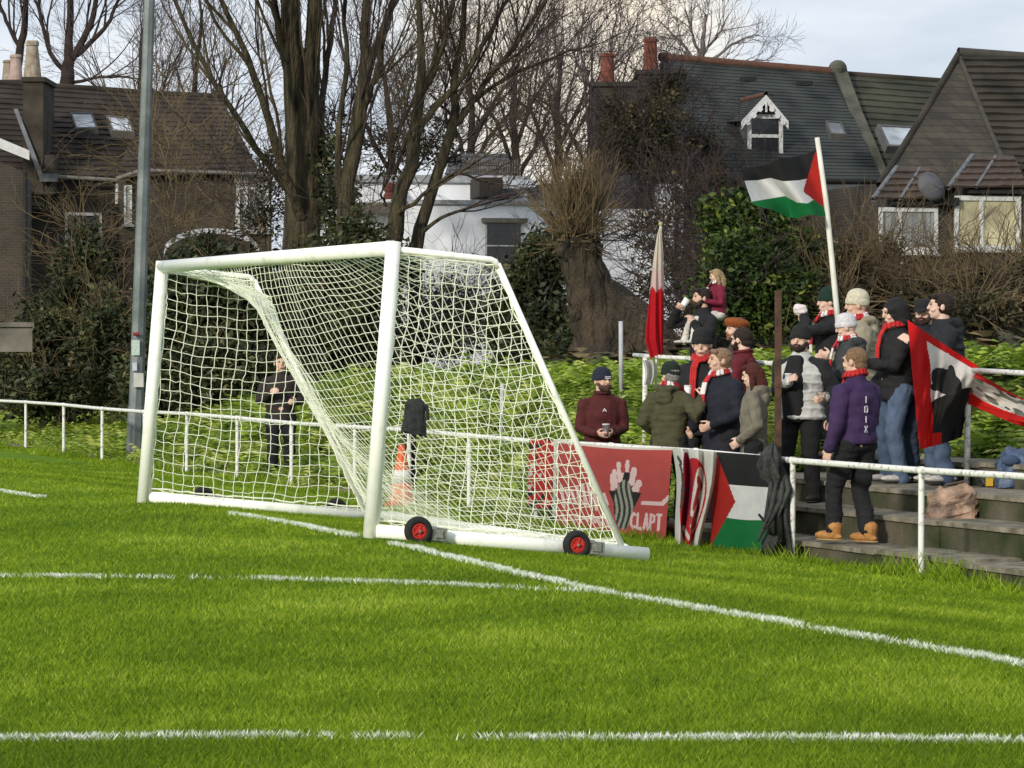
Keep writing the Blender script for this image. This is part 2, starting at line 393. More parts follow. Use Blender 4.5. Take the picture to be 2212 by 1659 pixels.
    V = np.array([[[rx*math.cos(q), ry*math.sin(q)-.004, z] for q in an] for z, rx, ry in secs]); i = np.arange(len(secs)*20).reshape(-1, 20); jj = np.roll(i, -1, 1)
    j.add(V, [np.stack([i[:-1], jj[:-1], jj[1:], i[1:]], -1).reshape(-1, 4), i[0, ::-1][None], i[-1][None]])
    sv = MB()
    for sh, e, w, sg in arms:
        inn = np.array([sg*.085, -.005, 1.405]); wv = w-unit(w-e)*.015; mid = (sh+e)/2; m2 = (e+wv)/2
        A_ = arm_r
        tgt = j if vest is None else sv
        tgt.limb([inn, sh+np.array([0, 0, -.004]), mid, e, m2, wv], [.074, .068*pf*A_, .068*pf*A_, .060*pf*A_, .053*A_, .045*A_])
    if hood == 'up':
        j.ell(hh((0, -.03, .02)), (.103, .108, .128), HR); j.ell(hh((0, -.055, -.07)), (.10, .09, .10), HR)
        j.limb([(-.07, .05, 1.50), (0, .075, 1.485), (.07, .05, 1.50)], [.03, .032, .03])
    elif hood == 'down':
        j.limb([(-.09, -.03, 1.50), (-.06, -.10, 1.49), (0, -.125, 1.475), (.06, -.10, 1.49), (.09, -.03, 1.50)], [.035, .05, .055, .05, .035])
        j.ell((0, -.13, 1.40), (.10, .045, .09))
    if puffy:                                         # quilted rings
        zz = hem+.03
        while zz < 1.40:
            w_ = float(np.interp(zz, [q[0] for q in secs], [q[1] for q in secs])); h_ = float(np.interp(zz, [q[0] for q in secs], [q[2] for q in secs]))
            j.ell((0, -.004, zz), (w_+.014, h_+.014, .036), k=20); zz += .085
    if vest is not None:
        fin('sleeves', sv, mat(vest[0], vest[1], tuple(v*.7 for v in vest[1]), 14, .85, .35, 90), .011, 3, wr, seedx=2)
    jo = fin('coat' if hem < .85 else 'jacket', j, cm, .011, 3 if not puffy else 2, wr, seedx=3)
    for q, (sh, e, w, sg) in enumerate(arms):
        cl = MB(); f_ = unit(w-e); cl.limb([w-f_*.05, w-f_*.012], [.047*arm_r, .047*arm_r], 12)
        fin('cuff', cl, mat(cn+'_cuff', tuple(v*.7 for v in cc), None, 30, .9), .008, 1, parent=jo)
    tn, tc_ = trs; t_ = MB(); t_.ell((0, -.005, .92), (.165, .125, .12))
    for h_, kk, an_ in kn:
        t_.limb([h_+np.array([0, -.005, 0]), (h_+kk)/2, kk, (kk+an_)/2, an_-np.array([0, 0, .045 if shoe[0] < .3 or shoe[2] > .2 else -.02])], [.105, .09, .074, .070, .066])
    fin('trousers', t_, mat(tn, tc_, tuple(v*.7 for v in tc_), 9, .9, .4, 60), .011, 2, wr*1.3, seedx=5)
    for (h_, kk, an_), ft in zip(kn, (fL, fR)):
        q = MB(); a0 = an_-np.array([0, 0, .075])
        q.ell(a0+np.array([0, .05, .035]), (.048, .145, .035)); q.ell(a0+np.array([0, .0, .07]), (.046, .062, .062))
        if shoe[0] > .3 and shoe[2] < .2: q.limb([a0+np.array([0, -.01, .06]), a0+np.array([0, -.015, .13])], [.058, .066]); q.ell(a0+np.array([0, .06, .045]), (.055, .14, .045))
        so = fin('shoe', q, mat('shoe_%.2f_%.2f' % (shoe[0], shoe[2]), shoe, None, 30, .7), .008, 2)
        q = MB(); q.ell(a0+np.array([0, .045, .006]), (.052, .15, .014)); fin('sole', q, mat('sole_dark' if shoe[0] < .3 or shoe[2] > .2 else 'sole_tan', (.05, .045, .04) if shoe[0] < .3 or shoe[2] > .2 else (.35, .24, .12)), parent=so)
    if collar:
        q = MB(); n_ = 14; an = np.linspace(0, 2*math.pi, n_+1)
        q.tubes(np.array([(.074*math.cos(v), .004+.078*math.sin(v), 1.515-.012*math.sin(v)) for v in an]), .02, 8)
        fin('collar', q, mat(collar[0], collar[1]), .008, 2)
    if scarf:
        q = MB(); nn_ = 18; ts = np.linspace(0, 2*math.pi, nn_+1); mi = []
        w2 = 1.0 if puffy < 2 else 1.1
        ring = np.array([(.084*w2*math.cos(v), .012+.092*w2*math.sin(v), 1.525-.022*math.sin(v)+.006*math.sin(3*v)) for v in ts])
        for r_, off in ((.020, -.008), (.017, .016)):
            for i_ in range(nn_):
                q.tubes(ring[i_:i_+2]*np.array([1-.1*(off > 0), 1-.1*(off > 0), 1])+np.array([0, 0, off]), r_, 8, mi=(i_//2) % 2)
        tails = scarf[2] if len(scarf) > 2 else ((.05, 1),)
        for tx, L_ in tails:
            pts = np.array([(tx*.6, .10, 1.50), (tx, .145, 1.42), (tx*1.1, .168, 1.30), (tx*1.2, .172, 1.20), (tx*1.2, .17, 1.12)])
            for i_ in range(4):
                for ox in (-.018, 0, .018): q.tubes(pts[i_:i_+2]+np.array([ox, 0, 0]), .012, 6, mi=i_ % 2)
        V, Fl = np.concatenate(q.V), q.F; q.V = [TR(V)]
        obj('scarf', q, [mat(scarf[0], scarf[1], None, 60, .95), mat('scarf_white' if scarf[0] != 'scarf_all_red' else 'scarf_all_red', (.75, .72, .70), None, 60, .95)], root, smooth=True)
    return root, TR, arms, hh, fin, unit
def cup_at(c, r=.036, h=.11, m=None, name='paper_cup', label='', cat='cup', tilt=0, ax='x'):
    m = m or mat('cup_white', (.8, .8, .78), (.7, .7, .7), 30, .5)
    Rm = Ry(R_(tilt)); t_ = thing(name, label, cat, tuple(np.asarray(c)-np.array([0, 0, h/2])))
    q = MB(); q.rev(c, [(r*.8, -h/2), (r*.82, -h/2+.004), (r, h/2-.008)], 16, Rm=Rm); obj('cup_body' if 'cup' in name else 'can_body', q, m, t_, smooth=True)
    q = MB(); q.rev(np.asarray(c)+Rm@np.array([0, 0, h/2-.002]), [(r*1.0, -.006), (r*1.08, -.004), (r*1.08, .004), (r*.9, .008)], 16, Rm=Rm); obj('rim', q, mat('cup_rim', (.7, .7, .68)), t_, smooth=True)
    return t_
# ------------------------------------------------------------------ setting: sky, light, ground
def world():
    w = bpy.data.worlds.new('World'); S.world = w; w.use_nodes = True; t = w.node_tree; nn = t.nodes.new; ln = t.links.new
    bg = t.nodes['Background']; bg.inputs[1].default_value = .1
    sk = nn('ShaderNodeTexSky'); sk.sky_type = 'NISHITA'; sk.sun_disc = False; sk.sun_elevation = R_(SUN_EL); sk.sun_rotation = R_(SUN_ROT)
    sk.air_density = 1.0; sk.dust_density = 2
    tc = nn('ShaderNodeTexCoord'); mp = nn('ShaderNodeMapping'); mp.inputs['Scale'].default_value = (9, 9, 30); mp.inputs['Location'].default_value = (1.3, 2.2, .4)
    ln(tc.outputs['Generated'], mp.inputs[0])
    n = nn('ShaderNodeTexNoise'); n.inputs['Scale'].default_value = 1.0; n.inputs['Detail'].default_value = 7; n.inputs['Roughness'].default_value = .52; ln(mp.outputs[0], n.inputs['Vector'])
    r = nn('ShaderNodeValToRGB'); e = r.color_ramp.elements
    e[0].position = .33; e[0].color = (.55, .63, .76, 1); e[1].position = .66; e[1].color = (.93, .95, 1.0, 1)
    q = e.new(.5); q.color = (.76, .82, .92, 1)
    ln(n.outputs['Fac'], r.inputs[0])
    # warm bright gap in the cloud, low behind the trees
    v = P(1230, 90, 100)-np.array([0, 0, CH]); v = v/np.linalg.norm(v)
    dt = nn('ShaderNodeVectorMath'); dt.operation = 'DOT_PRODUCT'; dt.inputs[1].default_value = tuple(v); 
    nz = nn('ShaderNodeVectorMath'); nz.operation = 'NORMALIZE'; ln(tc.outputs['Generated'], nz.inputs[0]); ln(nz.outputs[0], dt.inputs[0])
    mr = nn('ShaderNodeMapRange'); mr.inputs[1].default_value = math.cos(R_(3.2)); mr.inputs[2].default_value = math.cos(R_(.5)); mr.interpolation_type = 'SMOOTHSTEP'
    ln(dt.outputs['Value'], mr.inputs[0])
    mu = nn('ShaderNodeMath'); mu.operation = 'MULTIPLY'; ln(mr.outputs[0], mu.inputs[0]); ln(n.outputs['Fac'], mu.inputs[1])
    m2 = nn('ShaderNodeMath'); m2.operation = 'MULTIPLY'; m2.inputs[1].default_value = 1.7; m2.use_clamp = True; ln(mu.outputs[0], m2.inputs[0])
    mw = nn('ShaderNodeMix'); mw.data_type = 'RGBA'; ln(m2.outputs[0], mw.inputs[0]); ln(r.outputs[0], mw.inputs[6]); mw.inputs[7].default_value = (1.15, 1.0, .80, 1)
    sc = nn('ShaderNodeMix'); sc.data_type = 'RGBA'; sc.blend_type = 'MULTIPLY'; sc.inputs[0].default_value = 1; ln(mw.outputs[2], sc.inputs[6]); sc.inputs[7].default_value = (CLOUD, CLOUD, CLOUD, 1)
    mx = nn('ShaderNodeMix'); mx.data_type = 'RGBA'; mx.inputs[0].default_value = .86; ln(sk.outputs[0], mx.inputs[6]); ln(sc.outputs[2], mx.inputs[7])
    ln(mx.outputs[2], bg.inputs[0])
    d = bpy.data.lights.new('sun', 'SUN'); d.energy = SUN_E; d.angle = R_(6); d.color = (1, .93, .82)
    o = bpy.data.objects.new('sun', d); COL.objects.link(o)
    az = R_(SUN_ROT); v = Vector((math.sin(az)*math.cos(R_(SUN_EL)), math.cos(az)*math.cos(R_(SUN_EL)), math.sin(R_(SUN_EL))))
    o.rotation_euler = v.to_track_quat('Z', 'Y').to_euler(); o.location = (0, 0, 30)
SUN_EL, SUN_ROT, SUN_E, CLOUD, EXPO = 21, 212, 2.6, 8.8, .3
world()
cam = bpy.data.cameras.new('camera'); co = bpy.data.objects.new('camera', cam); COL.objects.link(co); S.camera = co
co.location = (0, 0, CH); co.rotation_euler = (math.pi/2+PITCH, 0, 0); cam.sensor_width = 36; cam.lens = 36*F/2212; cam.clip_end = 4000; cam.clip_start = .1
S.view_settings.view_transform = 'Standard'; S.view_settings.look = 'None'; S.view_settings.exposure = EXPO; S.view_settings.gamma = 1
S.cycles.max_bounces = 6; S.cycles.transparent_max_bounces = 6

pitchm = mat('pitch_turf', (.14, .25, .010), (.10, .19, .008), 1.1, .95, .8, 60, detail=10, spec=.1)
earth = mat('bank_earth', (.07, .10, .018), (.04, .045, .015), 1.5, .95, .8, 20, spec=.1)
def sheet(name, sv, tv, m):
    a, b = np.meshgrid(sv, tv, indexing='ij'); X = O_[0]+N_[0]*a+U_[0]*b; Y = O_[1]+N_[1]*a+U_[1]*b
    q = MB(); q.grid(np.stack([X, Y, H(X, Y)], -1)); return obj(name, q, m, kind='structure', smooth=True)
tv = np.concatenate([[-900, -400, -200, -120], np.arange(-90, 30, 1.0), [45, 90, 200, 500]])
sheet('grass_pitch', np.concatenate([[-600, -200, -80, -40, -20, -10, -5, -2], np.arange(0, 4.86, .4), [4.85]]), tv, pitchm)
sheet('bank', np.concatenate([[4.85], np.arange(5.0, 13, .3), [15, 20, 30, 45, 72, 120, 300, 900, 2000]]), tv, earth)

# grass blades
turf = leafmat('turf_blades', (.085, .150, .007), (.225, .335, .013), (.39, .46, .065), .55, .7, .25, .15)
linem = mat('line_paint', (.80, .82, .78), (.50, .60, .40), 9, .9)
def blades(X, Y, hgt, wid, lean, g, tint):
    n = len(X); Z = H(X, Y); a = g.uniform(0, 2*math.pi, n); la = g.uniform(0, 2*math.pi, n)
    w = np.stack([np.cos(a), np.sin(a)], -1)*wid[:, None]; l = np.stack([np.cos(la), np.sin(la)], -1)*(hgt*lean)[:, None]
    V = np.zeros((n, 3, 3)); V[:, 0, :2] = np.stack([X, Y], -1)-w; V[:, 1, :2] = np.stack([X, Y], -1)+w; V[:, 2, :2] = np.stack([X, Y], -1)+l
    V[:, 0, 2] = V[:, 1, 2] = Z-.003; V[:, 2, 2] = Z+hgt
    return V.reshape(-1, 3), np.arange(n*3).reshape(n, 3)
g = np.random.default_rng(3)
n = 620000; u = g.uniform(0, 1, n); d = 11.5*(60/11.5)**(u**1.25); X = g.uniform(-.168, .168, n)*d; Y = d
s_, t_ = st(X, Y); k = (s_ < 4.7); X, Y, d = X[k], Y[k], d[k]
# tufts: pull blades toward clumps
cl = wob(np.stack([X*5, Y*3.2, X*0], -1), 1.6, 4)*.6+wob(np.stack([X, Y, X*0], -1), 14, 9)*.4
hg = (.021+.014*g.uniform(0, 1, len(X)))*(1+.3*cl); hg = np.clip(hg, .012, .08)
V, Fb = blades(X, Y, hg, .0018+.00011*d, .9, g, None)
patch = wob(np.stack([X, Y*.55, X*0], -1), 1.1, 21)
mb = MB(); mb.add(V, Fb, 0, np.clip(.45+.24*g.normal(size=len(X))+.27*cl+.09*patch, 0, 1.1))
obj('grass', mb, turf, kind='stuff', label='short green turf of the pitch', cat=None, tinted=True)
# edge tufts by fence foot and kerb
n = 26000; s_ = g.uniform(4.25, 4.85, n); t_ = g.uniform(-62, 12, n); XY = O_+N_*s_[:, None]+U_*t_[:, None]; cl = wob(np.stack([XY[:, 0], XY[:, 1], XY[:, 0]*0], -1), 3, 8)
hg = (.05+.10*g.uniform(0, 1, n)*np.clip(.5+2*cl, .2, 1.6))*(1+.35*(t_ > -.6)*np.clip(.3+2*cl, 0, 1.3))*np.clip((s_-4.1)/.5, .3, 1.1)
V, Fb = blades(XY[:, 0], XY[:, 1], hg, .004+.00016*XY[:, 1], .7, g, None)
mb = MB(); mb.add(V, Fb, 0, np.clip(.5+.3*g.normal(size=n)*.7, 0, 1)); obj('long_grass', mb, turf, kind='stuff', label='longer grass along the foot of the fence', tinted=True)
# line markings: white painted blades plus a thin sheet
def marking(name, pix, w, dens, gaps=.35, seed=0):
    g = np.random.default_rng(seed); XX = []; prs = []
    for u_, v_ in zip(pix[:-1], pix[1:]):
        if u_ and v_: prs.append((G(*u_), G(*v_)))
    for a, b in prs:
        L = np.linalg.norm(b[:2]-a[:2]); n = int(L*dens); f = g.uniform(0, 1, n)[:, None]; p = a[None, :2]+(b-a)[None, :2]*f
        dr = (b-a)[:2]/L; nr = np.array([-dr[1], dr[0]]); off = g.normal(size=n)*w*.34
        XX.append(p+nr*off[:, None]+nr*(wob(np.stack([p[:, 0], p[:, 1], f[:, 0]*0], -1), 2.2, 5)*w*.5)[:, None])
    XX = np.concatenate(XX); gp = wob(np.stack([XX[:, 0], XX[:, 1], XX[:, 0]*0], -1), 5, seed+2)+.6*wob(np.stack([XX[:, 0], XX[:, 1], XX[:, 0]*0], -1), 22, seed+3)
    XX = XX[gp+g.normal(size=len(XX))*.3 > -gaps]; n = len(XX)
    V, Fb = blades(XX[:, 0], XX[:, 1], .014+.028*g.uniform(0, 1, n), .0028+.00016*XX[:, 1], .9, g, None)
    mb = MB(); mb.add(V, Fb); obj(name, mb, linem, kind='structure')
marking('penalty_line', [(-260, 1602), (0, 1603), (400, 1597), (800, 1597), (1300, 1600), (1800, 1603), (2500, 1610)], .058, 1900, .12, 1)
marking('goal_area_line', [(-250, 1246), (0, 1247), (280, 1249), (560, 1253), (900, 1263), (1290, 1281)], .048, 1100, .0, 2)
marking('goal_line', [(-200, 1042), (0, 1063), (92, 1076), None, (498, 1111), (640, 1135), (770, 1162), None, (848, 1177), (880, 1183), (1080, 1232), (1290, 1280), (1700, 1350), (2212, 1439), (2600, 1515)], .052, 1500, .12, 3)

# ------------------------------------------------------------------ goal
TH = R_(4.7); N3 = np.array([N_[0]*.995, N_[1]*.995, -.098]); UP = np.array([N_[0]*math.sin(TH), N_[1]*math.sin(TH), math.cos(TH)])
L3 = np.array([-.349, .937, 0]); GO = P(800, 1160, 29.9)
GL = 7.32
def gp(x, b, h):
    h = np.asarray(h, float)*1.0
    x, b, h = np.broadcast_arrays(np.asarray(x, float), b, h)
    b = np.asarray(b, float)*(1+.06*np.clip(x, 0, GL)/GL)
    return GO+x[..., None]*L3+b[..., None]*N3+h[..., None]*UP
white = mat('goal_white_paint', (.90, .91, .84), (.62, .64, .56), 4.5, .45, .1, 40, lo=.24, hi=.44)
goal = thing('football_goal', 'white full-size football goal with box net, tilted on the slope at the pitch edge', 'football goal', tuple(gp(GL/2, .8, 0)))
def gt(name, pts, r, m=white, k=16, parent=goal, cap=True):
    q = MB(); q.tubes(np.array([gp(*p) for p in pts])[None], np.full((1, len(pts)), r), k, cap=cap); return obj(name, q, m, parent, smooth=True)
gt('goal_post', [(0, 0, -.01), (0, 0, 2.43)], .062); gt('goal_post', [(GL, 0, -.01), (GL, 0, 2.43)], .062)
gt('crossbar', [(-.005, 0, 2.375), (GL+.005, 0, 2.375)], .061)
BT, BB = .90, 2.21
for x in (0, GL):
    gt('top_stanchion', [(x, .05, 2.37), (x, BT-.05, 2.37), (x, BT-.015, 2.36), (x, BT+.02, 2.31)], .026, k=10)
    gt('rear_stanchion', [(x, BT+.01, 2.34), (x, BB, .08)], .026, k=10)
    xo = x-.02 if x == 0 else x+.02
    q = gt('base_tube', [(xo, .03, .05), (xo, 2.42, .05)], .062, k=14)
gt('rear_ground_bar', [(-.02, BB, .07), (GL+.02, BB, .07)], .058, k=12)
tyre = mat('tyre_rubber', (.02, .02, .02), (.012, .012, .012), 30, .8); redp = mat('red_wheel_hub', (.55, .03, .02), (.4, .03, .02), 20, .5); grey = mat('galvanised_steel', (.32, .34, .34), (.2, .21, .21), 12, .5, metal=.4)
def frame_g(x, b, h, sgn): return gp(x, b, h), -L3*sgn
for x, bs, sg in ((-.15, (.355, 1.735), 1), (GL+.15, (.62, 1.95), -1)):
    for b in bs:
        c = gp(x, b, .085); Rm = np.stack([N3, UP, -L3*sg], 1)
        q = MB(); an = np.linspace(-math.pi/2, math.pi*1.5, 13); prof = [(.086+.036*max(math.cos(v), -.6), .036*math.sin(v)) for v in an]
        q.rev(c, prof[::1], 28, Rm=Rm); w = obj('wheel', q, tyre, goal, smooth=True)
        q = MB(); q.rev(c, [(.066, -.022), (.066, .022), (.052, .026), (.045, .014), (.022, .014), (.02, .034), (.004, .036)], 24, Rm=Rm)
        for v in range(5):
            a = v*2*math.pi/5; dr = N3*math.cos(a)+UP*math.sin(a); nn_ = -L3*sg
            q.tubes(np.array([c+nn_*.018+dr*.02, c+nn_*.022+dr*.055]), .008, 6)
        obj('hub', q, redp, w, smooth=False)
        q = MB(); q.tubes(np.array([c+L3*sg*.0, c-L3*sg*.045]), .012, 8, cap=True); obj('axle', q, grey, w)
        q = MB(); o = gp(x-.0+sg*.05, b+.17, .075); q.box(o, N3, UP, -L3*sg, -.055, .075, -.055, .05, .0, .06); q.box(o, N3, UP, -L3*sg, -.03, .04, -.03, .035, .06, .075)
        obj('wheel_bracket', q, mat('dull_steel', (.12, .13, .11), (.25, .26, .22), 30, .6), goal)
        q = MB(); q.box(gp(x+sg*.06, b+.05, .075), N3, UP, -L3*sg, -.02, .10, .035, .06, -.02, .08); obj('lever', q, grey, goal)
netm = mat('net_cord', (.88, .89, .76), (.78, .82, .62), 20, .8)
RC = .0038
def jit(Pt, amp, sd):
    g = np.random.default_rng(sd); return Pt+g.normal(size=Pt.shape)*amp
def netmesh(name, Pt, lines_u=True, r=.0031, sd=0, step=1):   # Pt (a,b,3) knots
    Pt = jit(Pt, .0035, sd); q = MB()
    q.tubes(Pt, np.full(Pt.shape[:2], r), 4); q.tubes(Pt.transpose(1, 0, 2), np.full((Pt.shape[1], Pt.shape[0]), r), 4)
    return q
def side(x, sd, sg):
    q = MB(); g = np.random.default_rng(sd); st_ = .102
    def bmax(h): return BT+(BB-BT)*(2.34-h)/2.26 if h < 2.34 else BT
    def hmax(b): return 2.36 if b <= BT else 2.34-2.26*(b-BT)/(BB-BT)
    def pos(b, h):
        bl = math.sin(math.pi*min(b/bmax(h), 1))*math.sin(math.pi*h/2.44)
        return gp(x+.05*bl*sg+.012*math.sin(9*h+5*b), b+.014*math.sin(7*h+3*b), h-.05*math.sin(math.pi*min(1, b/bmax(h)))+.01*math.sin(11*b+4*h))
    h = .03
    while h < 2.36:
        B_ = bmax(h); m_ = max(3, int(B_/st_*2)); q.tubes(jit(np.array([pos(v, h) for v in np.linspace(.05, B_, m_)]), .005, int(h*999)), RC, 4); h += st_
    b = .06
    while b < BB:
        h2 = hmax(b); m_ = max(3, int(h2/st_*2)); q.tubes(jit(np.array([pos(b, v) for v in np.linspace(.02, h2, m_)]), .005, int(b*999)), RC, 4); b += st_
    # thick border rope along the frame
    for pts in ([(x, .065, v) for v in np.linspace(.05, 2.32, 30)], [(x, v, 2.335) for v in np.linspace(.06, BT, 10)], [(x, bmax(v)-.02, v) for v in np.linspace(2.30, .05, 34)], [(x, v, .14-.0*v) for v in np.linspace(.05, BB, 24)]):
        q.tubes(jit(np.array([gp(*p) for p in pts]), .008, 5), .008, 5)
    return q
obj('side_net', side(.01, 31, 1), netm, goal); obj('side_net', side(GL-.01, 32, -1), netm, goal)
def prof(v):                                             # frame profile by arclength
    Ln1 = BT; Ln2 = math.hypot(BB-BT, 2.32); L = v*(Ln1+Ln2)
    if L < Ln1: return L, 2.34
    k = (L-Ln1)/Ln2; return BT+(BB-BT)*k, 2.34-2.26*k
nv, nx = 36, 72; Pt = np.zeros((nx, nv, 3))
for i in range(nx):
    x = GL*i/(nx-1); w = (max(0, 1-abs(2*x/GL-1)))**.85
    w = min(1., w*1.15)
    for j_ in range(nv):
        v = j_/(nv-1); b, h = prof(v)
        # slack: net hangs inside the frame
        cb = BB*v**1.35*.93+.02; chh = 2.34*(1-v**1.15)+.0
        cb = cb-.12*math.sin(math.pi*v); chh = chh-.16*math.sin(math.pi*v)**1.2+.06*math.sin(3*math.pi*v)*0
        b2 = b+(cb-b)*w; h2 = h+(chh-h)*w
        Pt[i, j_] = gp(x+.02*math.sin(6*v+x*3), b2+.02*math.sin(x*4+v*5), max(h2+.025*math.sin(x*2.3+v*3), .05))
obj('rear_net', netmesh('rear_net', Pt, sd=9), netm, goal)
# gathered slack where the roof net meets the far corner
q = MB(); g = np.random.default_rng(77)
for i in range(46):
    a = i/45; p = [gp(GL-.04-.55*a*v, .12+(.15+.85*v)*.95, 2.31-.03*v-(.10+.40*a)*v*v*.9) for v in np.linspace(0, 1, 9)]
    q.tubes(jit(np.array(p), .008, i), RC, 4)
for v in np.linspace(.1, 1, 14):
    p = [gp(GL-.04-.55*a*v, .12+(.15+.85*v)*.95, 2.31-.03*v-(.10+.40*a)*v*v*.9) for a in np.linspace(0, 1, 10)]
    q.tubes(jit(np.array(p), .006, int(v*99)), RC, 4)
p = [gp(GL-.02, bb, hh_) for bb, hh_ in ((.3, 2.30), (.9, 2.25), (1.15, 1.92), (1.5, 1.38), (1.9, .72), (2.2, .2))]
for i in range(5): q.tubes(jit(np.array([p[k] for k in range(6)]), .02, i), .007, 5)
obj('slack_net', q, netm, goal)

# ------------------------------------------------------------------ perimeter fence
wp = mat('chipped_white_paint', (.72, .72, .68), (.33, .32, .29), 17, .7, .3, 60, lo=.34, hi=.46)
FS = 4.76
def TPx(px, s): d = D(px, s); X = (px-1106)/F*d; return st(X, d)[1]
fence = thing('fence', 'low white tubular pitch-side fence with a single chipped rail', 'fence', tuple(np.append(ST(FS, -10), Hf(*ST(FS, -10)))))
pxs = [-25, 55, 137, 220, 311, 403, 512, 629, 766]
pt_ = [TPx(p, FS) for p in pxs]
pt_ += list(np.linspace(pt_[-1], TPx(1712, FS), 7)[1:]) + [TPx(1990, FS)]
pt_ += [pt_[-1]+2.6, pt_[-1]+5.3]; pt_ = [pt_[0]-3.3*i for i in (3, 2, 1)]+pt_
RT = [Hf(*ST(FS, t))+.925+.012*math.sin(i*1.7) for i, t in enumerate(pt_)]
q = MB(); q.tubes(np.array([np.append(ST(FS, t), z) for t, z in zip(pt_, RT)]), .029, 10); obj('rail', q, wp, fence, smooth=True)
for t, z in zip(pt_, RT):
    xy = ST(FS, t); g_ = Hf(*xy); q = MB(); q.tubes(np.array([[xy[0], xy[1], g_-.05], [xy[0]+.004, xy[1], z]]), .026, 10)
    q.tubes(np.array([[xy[0]-.012, xy[1]+.036, z], [xy[0]+.012, xy[1]-.036, z]]), .036, 10, cap=True)
    obj('post', q, wp, fence, smooth=True)
def railZ(t): return float(np.interp(t, pt_, RT))
# kerb strip left
q = MB(); tt = np.arange(-60, T0-.3, 1.2)
for i, t in enumerate(tt):
    if i % 9 == 4: continue
    xy = ST(4.93, t); g_ = Hf(*xy); q.box((xy[0], xy[1], g_), (U_[0], U_[1], 0), (N_[0], N_[1], 0), (0, 0, 1), -.57, .57, -.05, .05, -.1, .06+.02*math.sin(i*2.2))
obj('kerb', q, mat('old_concrete', (.24, .21, .15), (.10, .095, .06), 3, .95, .6, 40), kind='structure')

# ------------------------------------------------------------------ terrace steps
conc = mat('mossy_concrete', (.115, .098, .072), (.020, .032, .007), 1.7, .95, .7, 26, detail=9, lo=.34, hi=.66)
conct = mat('worn_concrete_edge', (.27, .24, .185), (.11, .10, .07), 5, .95, .6, 30)
terr = thing('terrace', 'stepped mossy concrete spectator terrace behind the fence', 'terrace', (*ST(5, 2), ZF))
z0 = -.5; ext = 14.
for i, (e, z) in enumerate(zip(ED, EZ)):
    e2 = ED[i+1] if i < 3 else 7.9; t1 = ext if i < 3 else T4
    if i == 2: e2 = 7.05
    q = MB(); g = np.random.default_rng(50+i); t = T0
    while t < t1:
        L = g.uniform(1.5, 2.4); tb = min(t+L, t1); jz = g.uniform(-.012, .012); js = g.uniform(-.015, .015)
        xy = ST(e+js, t); o = (xy[0], xy[1], 0); r3, n3, u3 = (U_[0], U_[1], 0), (N_[0], N_[1], 0), (0, 0, 1)
        q.box(o, r3, n3, u3, .006, tb-t-.006, .012, e2-e+.05, z0, z-.045+jz, 0)
        q.box(o, r3, n3, u3, .004, tb-t-.004, -.012, e2-e+.05, z-.043+jz, z+jz, 1)
        t = tb
    obj('step', q, [conc, conct], terr)
# ------------------------------------------------------------------ banners and flags
cloth = paintmat('printed_cloth')
def cgrid(name, corner, nu, nv, colf, parent=None, wob_=.03, sd=0, off=None, **kw):
    """corner(u,v)->px,py,depth ; colf(u,v)->rgb arrays"""
    u = np.linspace(0, 1, nu); v = np.linspace(0, 1, nv); uu, vv = np.meshgrid(u, v, indexing='ij')
    Gd = np.zeros((nu, nv, 3))
    for i in range(nu):
        for j in range(nv): Gd[i, j] = P(*corner(u[i], v[j]))
    f_ = wob(np.stack([uu.ravel()*6, vv.ravel()*1.6, uu.ravel()*0], -1), 2.2, sd).reshape(nu, nv)
    f2 = wob(np.stack([uu.ravel()*9, vv.ravel()*9, uu.ravel()*0], -1), 1.7, sd+4).reshape(nu, nv)
    Gd[:, :, 1] -= (f_*wob_+f2*wob_*.35)*np.clip(vv*3, .15, 1) if off is None else off(uu, vv)
    q = MB(); q.grid(Gd); uc = (uu[:-1, :-1]+uu[1:, 1:])/2; vc = (vv[:-1, :-1]+vv[1:, 1:])/2
    return obj(name, q, cloth, parent, prt=colf(uc.ravel(), vc.ravel()), smooth=True, **kw)
RED, WHT, BLK, GRN = (.42, .025, .02), (.72, .71, .69), (.022, .022, .022), (.01, .16, .045)
def seg(u, v, a, b):                                   # distance to a segment
    a, b = np.array(a), np.array(b); d = b-a; L = d@d+1e-12; t = np.clip(((u-a[0])*d[0]+(v-a[1])*d[1])/L, 0, 1)
    return np.hypot(u-a[0]-t*d[0], v-a[1]-t*d[1])
GLY = {'C': [((1, .1), (.5, 0)), ((.5, 0), (0, .25)), ((0, .25), (0, .75)), ((0, .75), (.5, 1)), ((.5, 1), (1, .9))],
       'L': [((0, 0), (0, 1)), ((0, 1), (1, 1))], 'A': [((0, 1), (.5, 0)), ((.5, 0), (1, 1)), ((.2, .65), (.8, .65))],
       'P': [((0, 0), (0, 1)), ((0, 0), (.9, .1)), ((.9, .1), (.9, .45)), ((.9, .45), (0, .55))], 'T': [((0, 0), (1, 0)), ((.5, 0), (.5, 1))],
       'X': [((0, 0), (1, 1)), ((1, 0), (0, 1))], 'O': [((0, .1), (1, 0)), ((1, 0), (1, 1)), ((1, 1), (0, .9)), ((0, .9), (0, .1))], 'U': [((0, 0), (0, 1)), ((0, 1), (1, 1)), ((1, 1), (1, 0))],
       'I': [((.5, 0), (.5, 1))], 'E': [((0, 0), (0, 1)), ((0, 0), (1, 0)), ((0, .5), (.8, .5)), ((0, 1), (1, 1))]}
def text(c, X, Y, s, x0, y0, w, h, gap, thick, col, vertical=False):
    for i, chh in enumerate(s):
        ox, oy = (x0+i*(w+gap), y0) if not vertical else (x0, y0+i*(h+gap))
        for a, b in GLY[chh]:
            k = seg(X, Y, (ox+a[0]*w, oy+a[1]*h), (ox+b[0]*w, oy+b[1]*h)) < thick; c[k] = col
